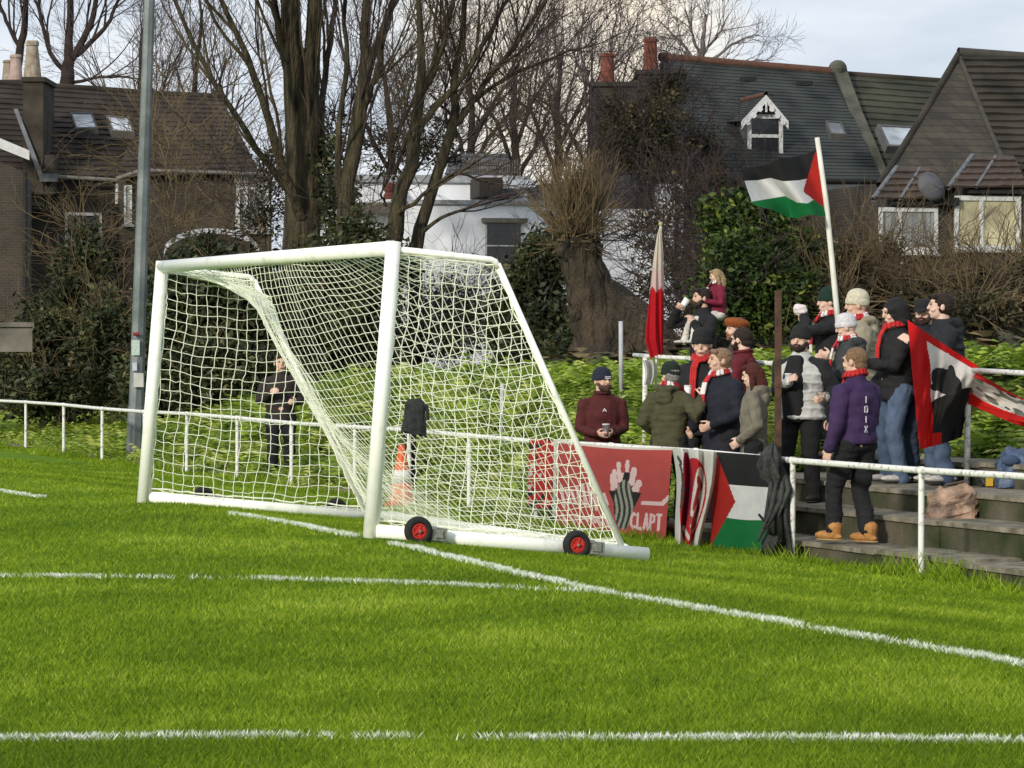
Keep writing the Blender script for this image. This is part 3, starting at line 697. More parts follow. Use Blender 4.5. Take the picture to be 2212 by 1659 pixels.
def bil(q):                                            # quad TL TR BR BL in px
    q = np.array(q, float)
    return lambda u, v: (q[0]*(1-u)+q[1]*u)*(1-v)+(q[3]*(1-u)+q[2]*u)*v
def fen(px, off=.06): return D(px, FS)-off/.35
# rose banner
Q = bil([(1203, 951), (1452, 967), (1437, 1170), (1203, 1150)])
def cA(u, v):
    p = Q(u, v); x = p[0]; y = p[1]+5*math.sin(math.pi*u)*(1-v)
    return x, y, fen(x)
def colA(u, v):
    x = 1203+u*249; y = 951+v*212; c = np.tile(np.array([.44, .075, .070]), (len(u), 1))
    c *= (1+.10*wob(np.stack([u*5, v*4, u*0], -1), 2, 3))[:, None]
    PK = np.array([.72, .52, .52])
    # open hand of flames
    for a, b, w in (((1327, 1050), (1324, 1020), 5), ((1334, 1045), (1329, 1008), 5), ((1341, 1030), (1338, 990), 5), ((1357, 1015), (1357, 985), 5), ((1368, 1035), (1372, 1004), 7.5), ((1374, 1050), (1384, 1038), 8), ((1350, 1040), (1347, 1016), 5), ((1384, 1030), (1381, 1048), 6)):
        c[seg(x, y, a, b) < w*(.88+.12*np.sin(y*.33))*np.clip((y-a[1]+0)/1e9+1, 0, 1)] = PK
    # dark wings and grey figure
    tri = (np.abs(x-1355) < 38-(y-1052)*.42) & (y > 1052+np.abs(x-1355)*.12) & (y < 1112) & (np.abs(x-1355) > 14); c[tri] = BLK
    c[seg(x, y, (1357, 1016), (1354, 1032)) < 7] = BLK
    bd = ((x-1353)/22)**2+((y-1086)/58)**2 < 1
    st_ = np.sin((x-1353)*.55+3*np.sin(y*.05)); cc = np.where(st_[:, None] > .2, np.array([.30, .32, .26]), np.where(st_[:, None] > -.5, np.array([.14, .14, .11]), np.array([.03, .03, .025])))
    c[bd] = cc[bd]
    # white bars + lettering
    c[seg(x, y, (1395, 1079), (1440, 1078)) < 4.2] = PK
    c[seg(x, y, (1440, 1078), (1452, 1062)) < 4.5] = PK
    text(c, x, y, 'CLAPT', 1372, 1104, 9, 34, 5.4, 2.9, PK)
    c[seg(x, y, (1372, 1156), (1397, 1160)) < 4] = PK; c[seg(x, y, (1404, 1161), (1424, 1165)) < 4] = PK
    # left lettering swash
    for i in range(9): c[seg(x, y, (1212+i*12, 1055+10*math.sin(i)), (1220+i*12, 1095+8*math.cos(i*2))) < 3.6] = PK
    for i in range(7): c[seg(x, y, (1215+i*16, 1120+4*math.sin(i*3)), (1226+i*16, 1135+5*math.cos(i))) < 3.4] = PK
    c[y < 957] = (.65, .6, .55)
    return c
ban = 'banners hung along the fence'
cgrid('banner', cA, 190, 120, colA, sd=3, label='faded red banner with pale flame hand and white lettering hung on the fence', cat='banner', group=ban)
Q2 = bil([(1452, 967), (1548, 976), (1516, 1186), (1464, 1172)])
def cB(u, v):
    p = Q2(u, v); return p[0]+5*math.sin(v*5), p[1]+8*math.sin(math.pi*u)*v, fen(p[0], .10+.10*abs(math.sin(u*9)))
def colB(u, v):
    x = 1452+u*96; y = v; c = np.tile(np.array([.62, .61, .56]), (len(u), 1))
    e = ((u-.48)/.36)**2+((v-.52)/.44)**2; c[e < 1] = (.45, .02, .03); c[((u-.3)/.13)**2+((v-.45)/.42)**2 < 1] = (.22, .01, .03)
    e2 = ((u-.62)/.17)**2+((v-.50)/.33)**2; c[(e2 < 1)] = (.66, .62, .56)
    for a, b, w in (((.58, .30), (.66, .36), .045), ((.60, .42), (.55, .56), .05), ((.66, .60), (.58, .80), .05), ((.5, .70), (.66, .74), .04), ((.62, .5), (.7, .6), .035)):
        c[seg(u, v, a, b) < w] = (.40, .05, .05)
    c[seg(u, v, (.30, .80), (.52, .88)) < .03] = (.66, .6, .55)
    for i in range(6): c[seg(u, v, (.1+.03*i, .1+.08*i), (.16, .15+.09*i)) < .025] = (.06, .06, .06)
    c[v < .03] = (.66, .64, .6)
    return c
cgrid('banner', cB, 90, 120, colB, wob_=.05, sd=5, label='folded white banner with a red oval emblem between rose banner and hung flag', cat='banner', group=ban)
Q3 = bil([(1546, 976), (1670, 985), (1652, 1190), (1534, 1180)])
def cC(u, v):
    p = Q3(u, v); return p[0], p[1]+10*math.sin(math.pi*(u*.9))*v*v, fen(p[0], .06+.03*math.sin(u*7))
def palc(u, v, w=.42, a=1.):
    c = np.tile(np.array(WHT), (len(u), 1)); c[v < 1/3] = BLK; c[v > 2/3] = GRN
    c[u < w*(1-np.abs(v-.5)*2)] = RED; return c
cgrid('flag', cC, 110, 110, lambda u, v: palc(u, v, .40), wob_=.045, sd=6, label='black, white, green and red flag tied to the fence by the rusty pole', cat='flag', group=ban)
# strips behind net
for nm, (x0, x1, y0, y1), cc, lb in (('banner', (1143, 1196, 948, 1100), 0, 'narrow red and black banner on the fence seen through the net'), ('banner', (1197, 1204, 950, 1120), 1, 'thin white cloth strip beside the narrow red banner')):
    Qn = bil([(x0, y0), (x1, y0+2), (x1-3, y1), (x0-4, y1-5)])
    def cS(u, v): p = Qn(u, v); return p[0], p[1], fen(p[0], .05)
    def colS(u, v, cc=cc):
        c = np.tile(np.array([.45, .03, .03] if cc == 0 else [.6, .6, .58]), (len(u), 1))
        if cc == 0:
            k = wob(np.stack([u*3, v*9, u*0], -1), 2.2, 8); c[k > .25] = (.03, .03, .03); c[k < -.33] = (.6, .55, .5)
        return c
    cgrid(nm, cS, 40, 70, colS, label=lb, cat='banner', group=ban)
# rusty pole with dark cloth tied round it
rp = TPx(1702, FS-.02); xy = ST(FS+.02, rp); g_ = Hf(*xy); top = P(1702, 627, D(1702, FS))[2]
rust = mat('rusty_steel', (.11, .055, .035), (.045, .028, .02), 9, .9, .5, 50)
q = MB(); q.box((xy[0]-.12, xy[1]+.1, g_-.1), (1, 0, 0), (0, 1, 0), (0, 0, 1), -.03, .03, -.03, .03, 0, top-g_+.1)
q.box((xy[0]-.12, xy[1]+.1, top-.9), (1, 0, 0), (0, 1, 0), (0, 0, 1), -.036, .036, -.036, .036, 0, .05)
obj('pole', q, rust, label='tall rusty square pole standing at the end of the hung flags', cat='pole')
q = MB(); g = np.random.default_rng(4); cx, cy = xy[0]-.13, xy[1]-.03
secs = [(955, .02), (968, .06), (985, .10), (1005, .12), (1030, .13), (1045, .07), (1058, .08), (1085, .10), (1110, .085), (1140, .10), (1165, .11), (1190, .10), (1200, .04)]
rows = []
for py, r in secs:
    z = P(1700, py, D(1700, FS))[2]; an = np.linspace(0, 2*math.pi, 37)[:-1]
    rr = .8*r*(1+.28*np.sin(5*an+py*.05)+.22*np.sin(9*an-py*.08)+.12*np.sin(14*an+py*.11)); rows.append(np.stack([cx+rr*np.cos(an)+.05*math.sin(py*.03)-.02, cy+rr*np.sin(an)*.8, np.full(36, z)], -1))
q.grid(np.concatenate([np.array(rows), np.array(rows)[:, :1]], 1))
for i_ in range(7): a_ = i_*.9; q.limb([np.array([cx+.07*math.cos(a_), cy-.05, rows[4][0][2]-.02*i_]), np.array([cx+.11*math.cos(a_+.5), cy-.09, rows[6][0][2]-.10*i_]), np.array([cx-.07+.13*math.cos(a_+1), cy-.11, rows[8][0][2]-.12*(i_ % 3)])], [.025, .035, .012], 8)
obj('black_cloth', q, mat('dark_bundle_cloth', (.035, .04, .035), (.012, .013, .012), 12, .7, .6, 40, spec=.5), label='dark crumpled cloth bundled and tied round the rusty pole', cat='cloth', smooth=True)
# ---- waving flag
def lerp(pts, u): x = np.linspace(0, 1, len(pts)); p = np.array(pts, float); return np.array([np.interp(u, x, p[:, 0]), np.interp(u, x, p[:, 1])])
C0 = [(1764, 322), (1738, 334), (1708, 340), (1684, 342), (1655, 357), (1628, 360), (1601, 366)]
C1 = [(1773, 368), (1752, 384), (1725, 389), (1692, 391), (1664, 384), (1636, 389), (1608, 390)]
C2 = [(1784, 415), (1764, 428), (1745, 440), (1722, 438), (1696, 424), (1660, 430), (1624, 436)]
C3 = [(1793, 461), (1775, 468), (1750, 463), (1722, 471), (1703, 470), (1667, 452), (1633, 445)]
def cW(u, v):
    a = [lerp(c, u) for c in (C0, C1, C2, C3)]; k = min(int(v*3), 2); f = v*3-k; p = a[k]*(1-f)+a[k+1]*f
    return p[0], p[1], 38.6+.35*math.sin(u*9+v*2)*min(1, u*4)*.5-.5*u
fl = thing('flag', 'striped flag with red triangle flying from a white pole above the crowd', 'flag', tuple(P(1806, 655, 38.6)))
cgrid('flag_cloth', cW, 120, 90, lambda u, v: palc(u, v, .33), parent=fl, wob_=.02, sd=12)
q = MB(); q.tubes(np.array([P(1765, 297, 38.6), P(1785, 440, 38.6), P(1803, 622, 38.6), P(1812, 715, 38.5)])[None], np.array([[.026, .028, .03, .03]]), 10, cap=True); obj('flag_pole', q, mat('cream_pole', (.70, .70, .62), (.58, .58, .5), 5, .5), fl, smooth=True)
# ---- limp furled red and white flag
fl = thing('flag', 'limp furled flag, white above and red below, standing above the upper rail', 'flag', tuple(P(1418, 775, 43)))
ys = [490, 510, 548, 580, 620, 660, 700, 735, 757, 772]; xl = [1424.5, 1419, 1413, 1409, 1405, 1401, 1396, 1393.5, 1400, 1404]; xr = [1429, 1430, 1433, 1433.5, 1434.5, 1434, 1434, 1433, 1433, 1432]
def cL(u, v):
    y = 490+v*282; l = np.interp(y, ys, xl); r = np.interp(y, ys, xr); a = u*2*math.pi; c = (l+r)/2; w = (r-l)/2
    w2 = w*(1+.12*math.sin(5*a+v*3)*(abs(math.cos(a)) < .92)); return c+w2*math.cos(a), y+3*math.sin(3*a)*v, 43-w*.004*(1+.45*math.sin(6*a+v*6))*math.sin(a)*1.2
def colL(u, v):
    c = np.tile(np.array([.62, .55, .46]), (len(u), 1)); edge = .385+.10*np.abs(np.sin(u*math.pi+.8))+.02*np.sin(u*30); c[v > edge] = (.46, .012, .02)
    c[(v > edge-.15) & (v <= edge)] = (.60, .45, .42); return c
cgrid('flag_cloth', cL, 60, 80, colL, parent=fl, off=lambda u, v: 0*u)
q = MB(); q.tubes(np.array([P(1427, 484, 43), P(1426, 560, 43), P(1418, 780, 43), P(1416, 860, 43)]), .014, 8, cap=True); obj('flag_pole', q, M['cream_pole'], fl, smooth=True)
q = MB(); q.ell(P(1427, 484, 43), (.025, .025, .03)); obj('finial', q, mat('brass', (.5, .42, .2), rough=.4), fl, smooth=True)
# ---- big draped flag at the right
dF = D(2088, 6.95)-.12
def mkR(name, quad, colf, nu, nv, sd, parent, dd=0, sag=0):
    Qr = bil(quad)
    def c(u, v): p = Qr(u, v); return p[0]+8*math.sin(v*4+u*2)*u*(1-u)*2, p[1]+sag*math.sin(math.pi*u)*(1-.3*v), dF+dd-(.62*(1-u) if sd == 21 else 0)-.10*math.sin(u*8+v*5)-.05*math.sin(v*9+u*13)
    return cgrid(name, c, nu, nv, colf, parent=parent, wob_=.13, sd=sd)
fl = thing('draped_flag', 'large red, white and black flag draped over the upper barrier post', 'flag', tuple(P(2088, 970, dF)))
def colR(u, v):
    c = np.tile(np.array([.66, .62, .58]), (len(u), 1)); w = wob(np.stack([u*4, v*4, u*0], -1), 2, 3)*.03
    c[(v > .50+.45*(.55-u)+w) & (u > .30)] = (.018, .018, .018)
    e = ((u-.58)/.26)**2+((v-.36)/.13)**2 < 1+4*w; c[e] = (.03, .03, .03); c[seg(u, v, (.62, .22), (.70, .34)) < .055] = (.03, .03, .03); c[seg(u, v, (.35, .46), (.7, .40)) < .03] = (.03, .03, .03)
    c[(u < .26+.12*v+w) | (v < .085+w)] = (.50, .012, .012); c[(v > .88) & (u < .55)] = (.55, .015, .012)
    return c
mkR('flag_cloth', [(1960, 690), (2112, 790), (2078, 945), (1986, 970)], colR, 110, 110, 21, fl, sag=4)
def colR2(u, v):
    c = np.tile(np.array([.60, .57, .50]), (len(u), 1)); k = wob(np.stack([u*9, v*5, u*0], -1), 2.6, 5); c[(k > .12) & (u < .75)] = (.16, .16, .13); c[(k < -.4) & (u < .7)] = (.05, .05, .04)
    c[v > .66+.06*np.sin(u*7)] = (.52, .015, .012); c[(v < .2-.3*u)] = (.5, .02, .02); return c
mkR('flag_cloth', [(2094, 794), (2330, 915), (2330, 955), (2092, 872)], colR2, 110, 60, 22, fl, -.03, 10)
# ---- upper barriers
def barrier(label, pts, posts, r=.026):
    b = thing('barrier', label, 'barrier', tuple(np.array(P(*pts[0]))*[1, 1, 0]+[0, 0, Hf(*P(*pts[0])[:2])]), None)
    q = MB(); q.tubes(np.array([P(*p) for p in pts])[None], np.full((1, len(pts)), r), 10, cap=True); obj('rail', q, wp, b, smooth=True)
    for px, py, dd in posts:
        t_ = P(px, py, dd); ss, tt = st(t_[0], t_[1]); z = min(tread(ss, tt), t_[2]-.7); q = MB(); q.tubes(np.array([[t_[0], t_[1], z], [t_[0]+.01, t_[1], t_[2]]])[None], np.full((1, 2), .030), 10, cap=True); obj('post', q, wp, b, smooth=True)
barrier('white tubular barrier on the upper terrace behind the left group', [(1370, 767, 43.6), (1440, 772, 42.7), (1560, 778, 41.3), (1700, 787, 39.4)], [(1392, 769, 43.2), (1690, 786, 39.5)])
barrier('white barrier with chipped posts at the right edge carrying the draped flag', [(2082, 799, dF+.14), (2212, 806, dF-1.6), (2420, 815, dF-4)], [(2089, 800, dF+.14), (2400, 814, dF-3.8)])
# second stub post beside it
p = P(2118, 1060, dF+.3); q = MB(); q.tubes(np.array([[p[0], p[1], p[2]-.15], [p[0], p[1], P(2118, 1035, dF+.3)[2]]])[None], np.full((1, 2), .035), 10, cap=True); obj('stub_post', q, wp, label='short sawn off white post beside the tan bag', cat='post', smooth=True)
# white cloth hanging on the upper rail
Q4 = bil([(1388, 778), (1412, 778), (1409, 830), (1390, 832)])
cgrid('white_cloth', lambda u, v: (*(Q4(u, v)+np.array([5*math.sin(v*3.1), 0])), 43.0-.1*math.sin(u*9)), 30, 40, lambda u, v: np.tile([.62, .62, .58], (len(u), 1)), label='white cloth tied to the upper rail below the furled flag', cat='cloth')
# stake
q = MB(); q.tubes(np.array([P(1342, 860, 47), P(1341, 694, 47)])[None], np.full((1, 2), .028), 8, cap=True); obj('stake', q, mat('grey_stake', (.45, .46, .48)), label='thin pale stake standing in front of the leaning trunk', cat='stake', smooth=True)
q = MB(); q.tubes(np.array([P(1083, 960, 49), P(1085, 828, 49)])[None], np.full((1, 2), .028), 8, cap=True); obj('stake', q, M['grey_stake'], label='thin pale stake on the bank seen through the net', cat='stake', smooth=True)
# ---- bags
def crumple(name, px, py0, py1, w, d, dep, cols, label, cat, sd, flat=0):
    c = P(px, py1, d); top = P(px, py0, d)[2]; h = top-c[2]; q = MB(); k = 40; rows = []; g = np.random.default_rng(sd)
    for i, v in enumerate(np.linspace(0, 1, 22)):
        an = np.linspace(0, 2*math.pi, k+1); r = 1-.10*v if v < .8 else (1-.10*v)*(1-(v-.8)*2.3)
        if i == 0: r = .9
        x = np.sign(np.cos(an))*np.abs(np.cos(an))**.6*w/2*r; y = np.sign(np.sin(an))*np.abs(np.sin(an))**.6*dep/2*r
        rows.append(np.stack([c[0]+x, c[1]+dep/2+y, np.full(k+1, c[2]+h*v)], -1))
    A = np.array(rows); A[:, -1] = A[:, 0]; sh = A.shape; Vv = A.reshape(-1, 3)
    n = np.abs(wob(Vv, 9, sd))*.10+np.abs(wob(Vv, 22, sd+1))*.05; cc = np.array([c[0], c[1]+dep/2, c[2]+h/2]); dr = (Vv-cc); dr /= np.linalg.norm(dr, axis=1, keepdims=True)
    Vv = Vv-dr*n[:, None]*1.0; Vv[:, 2] += wob(Vv, 5, sd+2)*.06*((Vv[:, 2]-c[2])/h); A = Vv.reshape(sh); A[:, -1] = A[:, 0]
    q.grid(A); q.add(A[0], [np.arange(k)]); q.add(A[-1], [np.arange(k)])
    bg = thing(name, label, cat, (c[0], c[1]+dep/2, c[2])); obj('bag_body' if 'bag' in name else 'cloth_body', q, mat(*cols[:3], 7, .55, .7, 22, spec=.5), bg, smooth=False); return bg, A
dB = D(2060, 6.1)-.2
bg, A = crumple('bag', 2064, 1045, 1137, .52, D(2060, 5.75), .34, ('tan_bag', (.40, .26, .17), (.09, .06, .045)), 'crumpled tan and brown bag standing on the terrace step behind the fence', 'bag', 5)
q = MB(); c = A[-3]; q.tubes(np.array([c[5], c[5]+[0, 0, .06], c[12]+[0, 0, .07], c[12]]), .012, 6); obj('bag_handle', q, mat('bag_handle', (.1, .07, .05)), bg, smooth=True)
bg, A = crumple('blue_coat', 2204, 965, 1060, .46, D(2190, 7.0), .45, ('blue_denim', (.07, .11, .19), (.03, .05, .10)), 'blue jacket heaped on the terrace at the right edge', 'jacket', 9)
q = MB(); q.ell(A[12].mean(0)+np.array([-.1, -.22, .05]), (.09, .03, .05)); obj('pocket', q, mat('blue_pocket', (.05, .08, .15)), bg, smooth=True)
bg, A = crumple('holdall', 2142, 1020, 1057, .24, D(2140, 7.0), .25, ('black_bag', (.02, .02, .02), (.01, .01, .01)), 'small black bag with a yellow strip beside the heaped blue jacket', 'bag', 13)
p = P(2137, 1050, D(2140, 7.0)-.03); q = MB(); q.box(p, (1, 0, 0), (0, 0, 1), (0, -1, 0), -.035, .035, 0, .13, 0, .012); obj('yellow_strip', q, mat('yellow_plastic', (.55, .35, .03)), bg)
# ---- cone and draped coat
cn = P(868, 1087, 44.5); cz = Hf(cn[0], cn[1]); orange = mat('cone_orange', (.65, .10, .02), (.5, .07, .02), 10, .5)
c = thing('traffic_cone', 'tall orange and white traffic cone behind the goal, seen through the net', 'traffic cone', (cn[0], cn[1], cz))
q = MB(); q.abox((cn[0], cn[1], cz+.02), (.21, .21, .02)); obj('base', q, orange, c)
q = MB(); q.rev((cn[0], cn[1], cz+.04), [(.165, 0), (.145, .10), (.118, .25), (.095, .40), (.07, .52), (.05, .64), (.035, .72)], 24); obj('cone_body', q, orange, c, smooth=True)
q = MB(); q.rev((cn[0], cn[1], cz+.04), [(.121, .25), (.098, .40)], 24); obj('reflective_band', q, mat('band_white', (.75, .75, .72)), c, smooth=True)
px_ = 893; dd = D(px_, FS)+.3; pb = P(px_, 1010, dd)
c = thing('post', 'square black post behind the fence beside the orange cone', 'post', (pb[0], pb[1], Hf(pb[0], pb[1])))
q = MB(); zt = P(px_, 930, dd)[2]; q.box((pb[0]-.05, pb[1], 0), (1, 0, 0), (0, 1, 0), (0, 0, 1), -.085, .085, -.06, .06, Hf(pb[0], pb[1]), zt); obj('post_body', q, mat('black_box', (.018, .014, .014)), c)
q = MB(); q.box((pb[0]-.05, pb[1], 0), (1, 0, 0), (0, 1, 0), (0, 0, 1), -.10, .10, -.075, .075, zt, zt+.04); obj('post_cap', q, M['black_box'], c)
cb = gp(-.055, .44, 0); dk = cb[1]; q = MB(); rows = []
for v, w, yy in ((0, .03, 861), (.05, .062, 864), (.15, .078, 872), (.4, .086, 893), (.6, .088, 905), (.8, .094, 922), (1, .10, 937)):
    an = np.linspace(0, 2*math.pi, 61)[:-1]; c0 = P(897-3*v, yy, dk); r = w*(1+(.06*np.sin(7*an+v*3)+.05*np.sin(13*an-v*5))*(v > .1)); rows.append(np.stack([c0[0]+r*np.cos(an), c0[1]+.32*r*np.sin(an)-.035, c0[2]-.022*np.cos(an)*v+.010*np.sin(5*an)*v], -1))
A_r = np.array(rows); q.grid(np.concatenate([A_r, A_r[:, :1]], 1)); q.add(A_r[0], [np.arange(60)]); q.add(A_r[-1], [np.arange(60)])
c0 = P(920, 868, dk); q.limb([P(914, 872, dk)-[0, .03, 0], P(922, 878, dk)-[0, .03, 0], P(925, 905, dk)-[0, .03, 0]], [.014, .016, .012])
obj('cloth', q, mat('charcoal_coat', (.03, .034, .034), (.014, .016, .016), 20, .9, .4, 60), label='black cloth hooked on the side net of the goal by the near post', cat='cloth', smooth=True)
# ---- floodlight pole
bz = P(290, 905, 63.5); tp = P(325, -60, 63.5); bz[2] = Hf(bz[0], bz[1])-.1
pl = thing('floodlight_pole', 'tall grey octagonal steel floodlight pole leaning slightly beside the left fence', 'light pole', tuple(bz))
stl = mat('weathered_galvanised', (.20, .22, .225), (.10, .12, .12), 2.5, .55, .2, 30, metal=.3)
q = MB(); mid = lambda k: bz*(1-k)+tp*k; q.tubes(np.array([mid(0), mid(.12), mid(.121), mid(.5), mid(1.0)])[None], np.array([[.150, .146, .132, .112, .092]]), 8, cap=True); obj('pole_shaft', q, stl, pl)
fr_ = (1, 0, 0), (0, 0, 1), (0, -1, 0)
for nm, px, py, w, h, m in (('junction_box', 300, 821, .085, .12, mat('box_grey', (.5, .5, .47))), ('notice', 293, 751, .07, .13, mat('notice_pale', (.30, .42, .38), (.5, .55, .5), 40)), ('sticker', 291, 792, .04, .07, mat('sticker_pale', (.35, .42, .5), (.5, .5, .5), 50))):
    q = MB(); q.box(P(px, py, 63.34), *fr_, -w, w, -h, h, 0, .06 if nm == 'junction_box' else .01); obj(nm, q, m, pl)
q = MB(); q.tubes(np.array([P(288, 722, 63.3), P(300, 721, 63.3)])[None], np.full((1, 2), .03), 8, cap=True); obj('clamp', q, mat('red_clamp', (.25, .03, .02)), pl)
# ------------------------------------------------------------------ the crowd
GP = 'supporters on the terrace'
BLKS = ('black_jacket', (.016, .016, .018)); DH = ('dark_hair', (.030, .018, .012)); 
REDW = ('scarf_red', (.50, .03, .04))
def strokes(TRf, name, s_, x0, z0, w, h, gap, y, rad, m, par, vert=True, mir=-1):
    q = MB()
    for i, c in enumerate(s_):
        for a, b in GLY[c]:
            f_ = lambda p: (x0+mir*p[0]*w, y, z0-(i*(h+gap) if vert else 0)-p[1]*h)
            q.tubes(np.array([f_(a), f_(b)]), rad, 5, cap=True)
    V = np.concatenate(q.V); return obj(name, (TRf(V), q.F), m, par)
def item(TRf, arm, f, off=(0, 0, 0)): return TRf([np.array(arm[2])+np.array(off)])[0]
white_print = mat('white_print', (.72, .72, .70), (.6, .6, .6), 30)
r, T_, A_, hh, fin, _ = person('man in maroon jacket and navy beanie standing apart at the left end of the banner', 1301, 796, 5.3, 8, hy=-25, coat=('maroon_jacket', (.075, .014, .014)), hands=((-.055, .24, 1.05), (.085, .24, 1.05)), curl=(.9, .9),
    hat=('beanie', 'navy_knit', (.02, .025, .045), 1), beard=('brown_beard', (.10, .055, .035)), collar=('maroon_collar', (.06, .012, .012)), build=1.17, seed=1, skin=0)
strokes(T_, 'chest_print', 'A', .02, 1.33, .035, .035, 0, .152, .004, white_print, r)
c = T_([(.015, .315, 1.09)])[0]; cup_at(c, .04, .13, mat('dark_cup', (.05, .045, .05), (.15, .12, .12), 20, .3), 'plastic_cup', 'dark glassy cup held in both hands by the man in maroon', 'cup')
person('man in olive green coat seen from behind raising his fist, black beanie', 1446, 783, 4.97, 150, hy=-62, hp=-6, coat=('olive_coat', (.065, .062, .030)), hem=.74, hands=((-.22, .18, .98), (.34, .02, 1.40, .8, -.2, -.6)), curl=(.8, 1.2),
    hat=('beanie', 'black_green_knit', (.018, .026, .020)), hair=('grey_hair', (.30, .28, .26), 'short'), scarf=('scarf_red', (.50, .03, .04), ((.10, 1), (-.07, 1))), hood='down', build=1.16, seed=2, skin=2, trs=('dark_trousers', (.02, .02, .02)), arm_r=1.12)
person('tall fair-haired man in navy coat facing left, red and white scarf at his neck', 1558, 753, 5.42, -52, hy=22, coat=('navy_coat', (.014, .016, .026)), hem=.70, hands=((-.14, .22, 1.0), (.14, .22, .95)), curl=(1.2, .9),
    hair=('fair_hair', (.30, .19, .11), 'short'), scarf=REDW, collar=('navy_collar', (.012, .014, .022)), build=1.15, seed=3, skin=0, arm_r=1.12)
r, T_, A_, *_x = person('person in black beanie with red scarf over the chin, holding up a white cup', 1517, 712, 5.8, -12, hy=0, hp=-8, coat=BLKS, hands=((-.20, .10, .95), (.115, .30, 1.12)), curl=(.8, 1.0), hat=('beanie', 'black_knit', (.022, .022, .022)),
    scarf=('scarf_all_red', (.50, .03, .03)), build=1.08, seed=4, skin=0)
c = T_([(.07, .345, 1.21)])[0]; cup_at(c, .036, .12, None, 'paper_cup', 'white cup held up by the person in black beanie and red scarf', 'cup')
person('woman with auburn hair in grey-green parka, hands in pockets, facing left', 1628, 786, 5.15, -98, hy=6, hp=-10, coat=('sage_parka', (.165, .150, .115)), hem=.60, hands=((-.19, .13, .96), (.19, .13, .96)), curl=(.7, .7),
    hair=('auburn_hair', (.085, .018, .012), 'long'), hood='down', build=1.02, seed=5, skin=2, arm_r=1.05)
person('bearded man with glasses in maroon jumper, dark cropped hair, facing left', 1606, 709, 5.95, -112, hy=14, hp=-6, coat=('maroon_jumper', (.12, .012, .018)), hem=.86, hands=((-.16, .26, 1.02), (.14, .26, 1.0)), hair=('dark_hair', (.030, .018, .012), 'crop'),
    beard=('dark_beard', (.03, .018, .012)), glasses=True, collar=('maroon_rib', (.10, .010, .015)), build=1.15, seed=6, skin=2)
person('person in rusty orange beret almost hidden behind the man in maroon jumper', 1594, 684, 6.6, -75, hy=0, coat=('brown_coat', (.05, .035, .03)), hat=('wide', 'orange_felt', (.27, .075, .018)), beard=('ginger_beard', (.30, .14, .07)), hair=('grey_hair', (.30, .28, .26), 'crop'), seed=7, skin=2)
r8, T8, A8, hh8, *_x = person('dark-haired man in black carrying a blond child on his shoulders, drinking', 1518, 622, 7.3, -62, hy=10, coat=BLKS, hands=((-.14, .20, 1.34), (.10, .27, 1.50, .9, .2, -.8)), curl=(1.0, 1.0), hair=('dark_hair', (.030, .018, .012), 'short'),
    beard=('stubble', (.05, .03, .022)), build=1.05, seed=8, skin=0)
c = T8([(.045, .215, 1.575)])[0]; cup_at(c, .040, .12, None, 'paper_cup', 'white cup raised to the mouth of the man carrying the child', 'cup', 35)
dd = D(1518, 7.3); base8, B8, k8 = NOTE['dark-haired man in black carrying a blond child on his shoulders, drinking']
pc_ = T8([(.02, -.20, 1.42)])[0]; hz = 2.56; kk = 1.05/1.75
person('blond child in maroon and white top sitting on a man\'s shoulders', 1538, 575, 7.3, -70, hy=15, hp=-16, coat=('maroon_child_top', (.17, .012, .035)), hem=.88, trs=('white_tights', (.66, .62, .58)), shoe=(.62, .60, .56), hands=((-.16, .27, 1.16), (.16, .27, 1.16)),
    hair=('blond_hair', (.42, .29, .15), 'long'), seed=9, skin=2, ht=1.08, root_at=(pc_[0], pc_[1], pc_[2]-.90*1.08/1.75+.02), legs=((-.20, .50, .34), (.20, .50, .34)), scarf=('child_scarf', (.20, .02, .05)), build=1.15, group=GP)
r, T_, A_, *_x = person('bearded man in black beanie and pale grey quilted gilet behind the rusty pole', 1730, 704, 5.8, -22, hy=4, hp=0, coat=('pale_gilet', (.52, .52, .50)), hem=.84, vest=BLKS, hands=((-.28, .22, 1.06), (.03, .27, 1.22)), curl=(.9, 1.1), puffy=1,
    hat=('beanie', 'black_knit', (.022, .022, .022)), beard=('dark_beard', (.03, .018, .012)), trs=('black_wide_trousers', (.011, .011, .012)), build=1.16, seed=10, skin=0, arm_r=1.1, legs=((-.12, 0, 0), (.12, .03, 0)))
q = MB(); [q.limb([(x_, .110, .86), (x_, .125, 1.1), (x_*.8, .128, 1.28), (x_*.5, .10, 1.44)], [.055, .06, .06, .05]) for x_ in (-.015, .03, .075)]; fin = _x[1]; fin('jumper_front', q, mat('black_jumper', (.013, .013, .014), None, 12, .9), .011, 2)
c = T_([(.015, .31, 1.245)])[0]; cup_at(c, .034, .11, mat('clear_cup', (.25, .24, .22), (.5, .5, .5), 20, .2), 'plastic_cup', 'small clear cup in the hand of the man in the quilted gilet', 'cup')
r, T_, A_, *_x = person('person in dark green beanie holding a white napkin to the mouth', 1793, 623, 7.25, -80, hy=5, hp=-4, coat=BLKS, hands=((-.02, .26, 1.50, -.9, .1, -.8), (.12, .24, 1.42)), curl=(.9, .9), hat=('beanie', 'dark_green_knit', (.012, .035, .025)), scarf=REDW, hair=('brown_hair', (.06, .035, .02), 'crop'), seed=11, skin=2)
c = T_([(-.03, .30, 1.56)])[0]; q = MB(); q.ell((0, 0, 0), (.075, .05, .065)); V, Fl = remesh(q, .008, 1, .02, 30, 5); obj('napkin', (V+c, Fl), mat('paper_white', (.72, .66, .66)), label='crumpled white napkin at the mouth of the person in the green beanie', cat='napkin', smooth=True)
